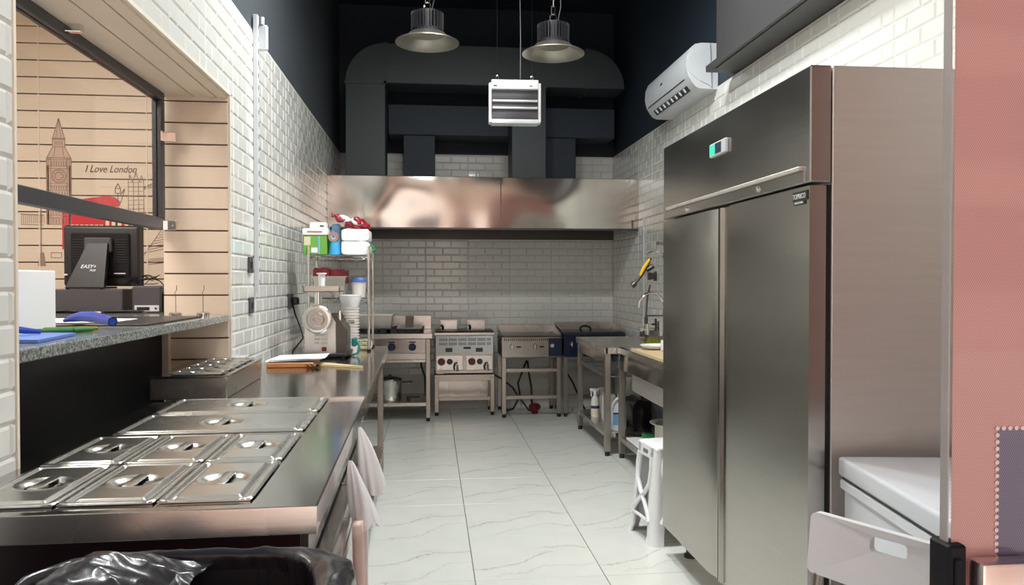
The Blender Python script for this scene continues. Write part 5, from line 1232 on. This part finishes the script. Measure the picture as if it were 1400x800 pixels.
# ------------------------------------------------------------------ bin with black liner
bn = thing('rubbish_bin', 'black rubbish bin lined with a black bag before the near counter', 'bin', (-.42, 1.16, 0))
BC = (-.395, 1.165)
def rrp(a, hx, hy, ex=.42):
    c_, s_ = math.cos(a), math.sin(a); return (hx*math.copysign(abs(c_)**ex, c_), hy*math.copysign(abs(s_)**ex, s_))
def binfn(levels, n):
    def f(u, v):
        a = 2*PI*u; i = v*(len(levels)-1); i0 = min(int(i), len(levels)-2); f_ = i-i0
        hx = levels[i0][0]*(1-f_)+levels[i0+1][0]*f_; hy = levels[i0][1]*(1-f_)+levels[i0+1][1]*f_; z = levels[i0][2]*(1-f_)+levels[i0+1][2]*f_
        x, y = rrp(a, hx, hy); return (BC[0]+x, BC[1]+y, z)
    return f
MB().grid(binfn([(.19, .15, 0.0), (.215, .18, .4), (.232, .20, .86)], 2), 48, 6, True).grid(binfn([(.001, .001, 0.002), (.20, .15, .002)], 2), 48, 2, True).w('bin_body', 'black', bn)
from mathutils import noise
def rid(x, y, z, sc):
    return 1-2*abs(noise.noise(Vector((x*sc, y*sc, z*sc))))
def linerfn(u, v):
    a = 2*PI*u
    pr2 = max(0, math.cos(a-math.radians(20)))**4
    hx, hy = .240, .207
    cxn, syn = math.cos(a), math.sin(a)
    pleat = rid(cxn*2, syn*2, .3, 3.1)*.6 + rid(cxn*2, syn*2, .7, 6.5)*.45
    rimz = .893+.003*noise.noise(Vector((cxn*3, syn*3, 0)))
    if v < .35:
        t = v/.35; z = rimz-.30*(1-t)-.010; e = .010+.008*pleat*(1-t)+.022*(1-t)+.02*pr2
    elif v < .55:
        t = (v-.35)/.20; z = rimz-.010+.011*math.sin(PI*t); e = .010+.02*pr2-(.018+.045*pr2)*t
    else:
        t = (v-.55)/.45; z = rimz-.010-.42*t; e = -.008-.025*pr2-.02*t-.05*t*t+.016*pleat*min(1, t*9)
    x, y = rrp(a, hx+e, hy+e, .5)
    k = min(1, abs(v-.55)*6+.35)
    d = .0035*k*rid(x, y, z, 22)
    return (BC[0]+x+d*cxn, BC[1]+y+d*syn, z+d*.6)
MB().grid(linerfn, 520, 60, True).w('liner_bag', 'bag', bn, ang=80)
def flap(u, v):
    # loose flap of the bag lying over the rim towards the left front
    x = -.675+.25*u+.05*v; y = 1.10+.27*v-.12*(1-u)*(1-v)
    z = .885+.036*math.sin(PI*min(1, v*1.02))*(.25+.75*math.sin(PI*u**.8)) - .06*(1-u)**2 - .07*(1-v)**2 - .025*u**3
    z += .040*math.sin(PI*min(1, max(0, v*1.02-.02)))*math.sin(PI*min(1, u*1.1))
    z += .0075*rid(x+.6*y, y*1.6-x*.5, .2, 7) + .006*rid(x-.5*y, y*1.4, .9, 15) + .0022*rid(x, y, .4, 38)
    return (x, y, z)
MB().grid(flap, 130, 90).w('loose_flap', 'bag', bn, ang=80)

# ------------------------------------------------------------------ black chair at the lower left
bc = thing('padded_chair', 'black padded chair with a rounded back at the lower left corner', 'chair', (-.775, 1.15, 0))
def pad(cx_, cy_, z0, z1, hx, hy, bul):
    b = MB()
    def f(u, v):
        a = 2*PI*u; t = v; z = z0+(z1-z0)*t; k = min(1, 7*t, 7*(1-t))**.5; x, y = rrp(a, hx*k*(1+bul*math.sin(PI*t)), hy*k, .6); return (cx_+x, cy_+y-.05*t, z)
    b.grid(f, 40, 24, True); return b
pad(-.785, 1.17, .52, 1.12, .138, .035, .04).w('backrest', 'bag', bc, ang=70)
b = MB(); b.box(-.925, -.65, .75, 1.14, .44, .52, .03, seg=3); b.w('seat', 'black', bc)
for s in (-.690, -.905): MB().tube([(s, 1.18, .50), (s+.005, 1.17, .80), (s+.02, 1.14, .92), (s+.035, 1.10, .955), (s+.03, .98, .965)], .020, 10).w('armrest', 'black', bc)
for x in (-.90, -.67):
    for y in (.80, 1.12): MB().cyl((x, y, 0), (x, y, .45), .014, seg=10).w('leg', 'steel_dark', bc)

# ------------------------------------------------------------------ hanging bags at the counter side
def hang(name, label, cat, top, spread, length, mat, seed, lean=(.03, 0), flare=1.):
    def f(u, v):
        a = 2*PI*u; r = .006+spread*(v**.8)*(1-.25*v*v); w_ = 1+.16*math.sin(3*a+seed+3*v)+.09*math.sin(7*a+seed*2+5*v)
        return (top[0]+lean[0]*v+r*w_*math.cos(a)*.75, top[1]+lean[1]*v+r*w_*math.sin(a), top[2]-length*v+.012*math.sin(2*a+seed)*v)
    b = MB().grid(f, 44, 26, True); o = b.build(name, mat, ang=70); tag(o, label, cat); return o
hang('plastic_bag', 'white carrier bag knotted to the counter side, farther of the two', 'bag', (-.222, 2.42, .905), .060, .20, 'wbag', 1.3, (.045, .03))
hang('plastic_bag', 'white carrier bag hanging nearer on the counter side', 'bag', (-.200, 1.94, .912), .048, .17, 'wbag', 3.4, (.040, .02))
o = MB().grid(lambda u, v: (-.172+.004*math.sin(9*u)+.006*math.sin(3*v+2)+.022*v, 1.84+.13*u+.008*math.sin(6*v), .775-.62*v+.008*math.sin(8*u)), 14, 22).build('cloth', 'pinkbag', ang=70)
md = o.modifiers.new('thick', 'SOLIDIFY'); md.thickness = .022; tag(o, 'long pale pinkish cloth hanging down beneath the nearer white bag', 'cloth')

# ------------------------------------------------------------------ shop front glass on the right
gp = thing('glass_panel', 'frameless glass panel with a perforated red film at the right edge', 'glass door', (.637, .9, 0))
MB().box(.6385, 1.995, .8885, .9, .02, 2.88).w('pane', 'glass', gp, smooth=False)
MB().box(.637, .6388, .887, .901, .02, 2.88).w('polished_edge', 'glassedge', gp, smooth=False)
fm = MB().box(0, 1.34, -.0006, 0, 0, 2.4).build('film', 'film', gp, smooth=False); fm.location = (.0055, -.0125, .5)
fm2 = MB().box(0, .5, -.0006, 0, 0, .62).build('film_rectangle', 'filmnavy', gp, smooth=False); fm2.location = (.0665, -.0133, .555)
b = MB()
for k in range(57): b.cyl((.0652, -.0146, .70+k*.0085), (.0652, -.0140, .70+k*.0085), .0028, seg=8)
for k in range(1, 50): b.cyl((.0652+k*.0085, -.0146, 1.176), (.0652+k*.0085, -.0140, 1.176), .0028, seg=8)
b.build('dotted_border', 'filmdot', gp)['kind'] = 'stuff'
ck = MB().box(-.006, .018, -.026, .014, .90, 1.035, .003).box(.0, .010, -.030, -.026, .95, 1.02, .002).build('clamp', 'blackmat', gp, label='dark clamp gripping the glass edge')
MB().box(.024, .105, -.045, -.014, .90, 1.018, .006, seg=2).build('lock_case', 'polished', gp, label='polished pinkish steel lock case')
MB().box(.108, .125, -.040, -.014, .90, 1.012, .003).build('lock_side', 'steel', gp)
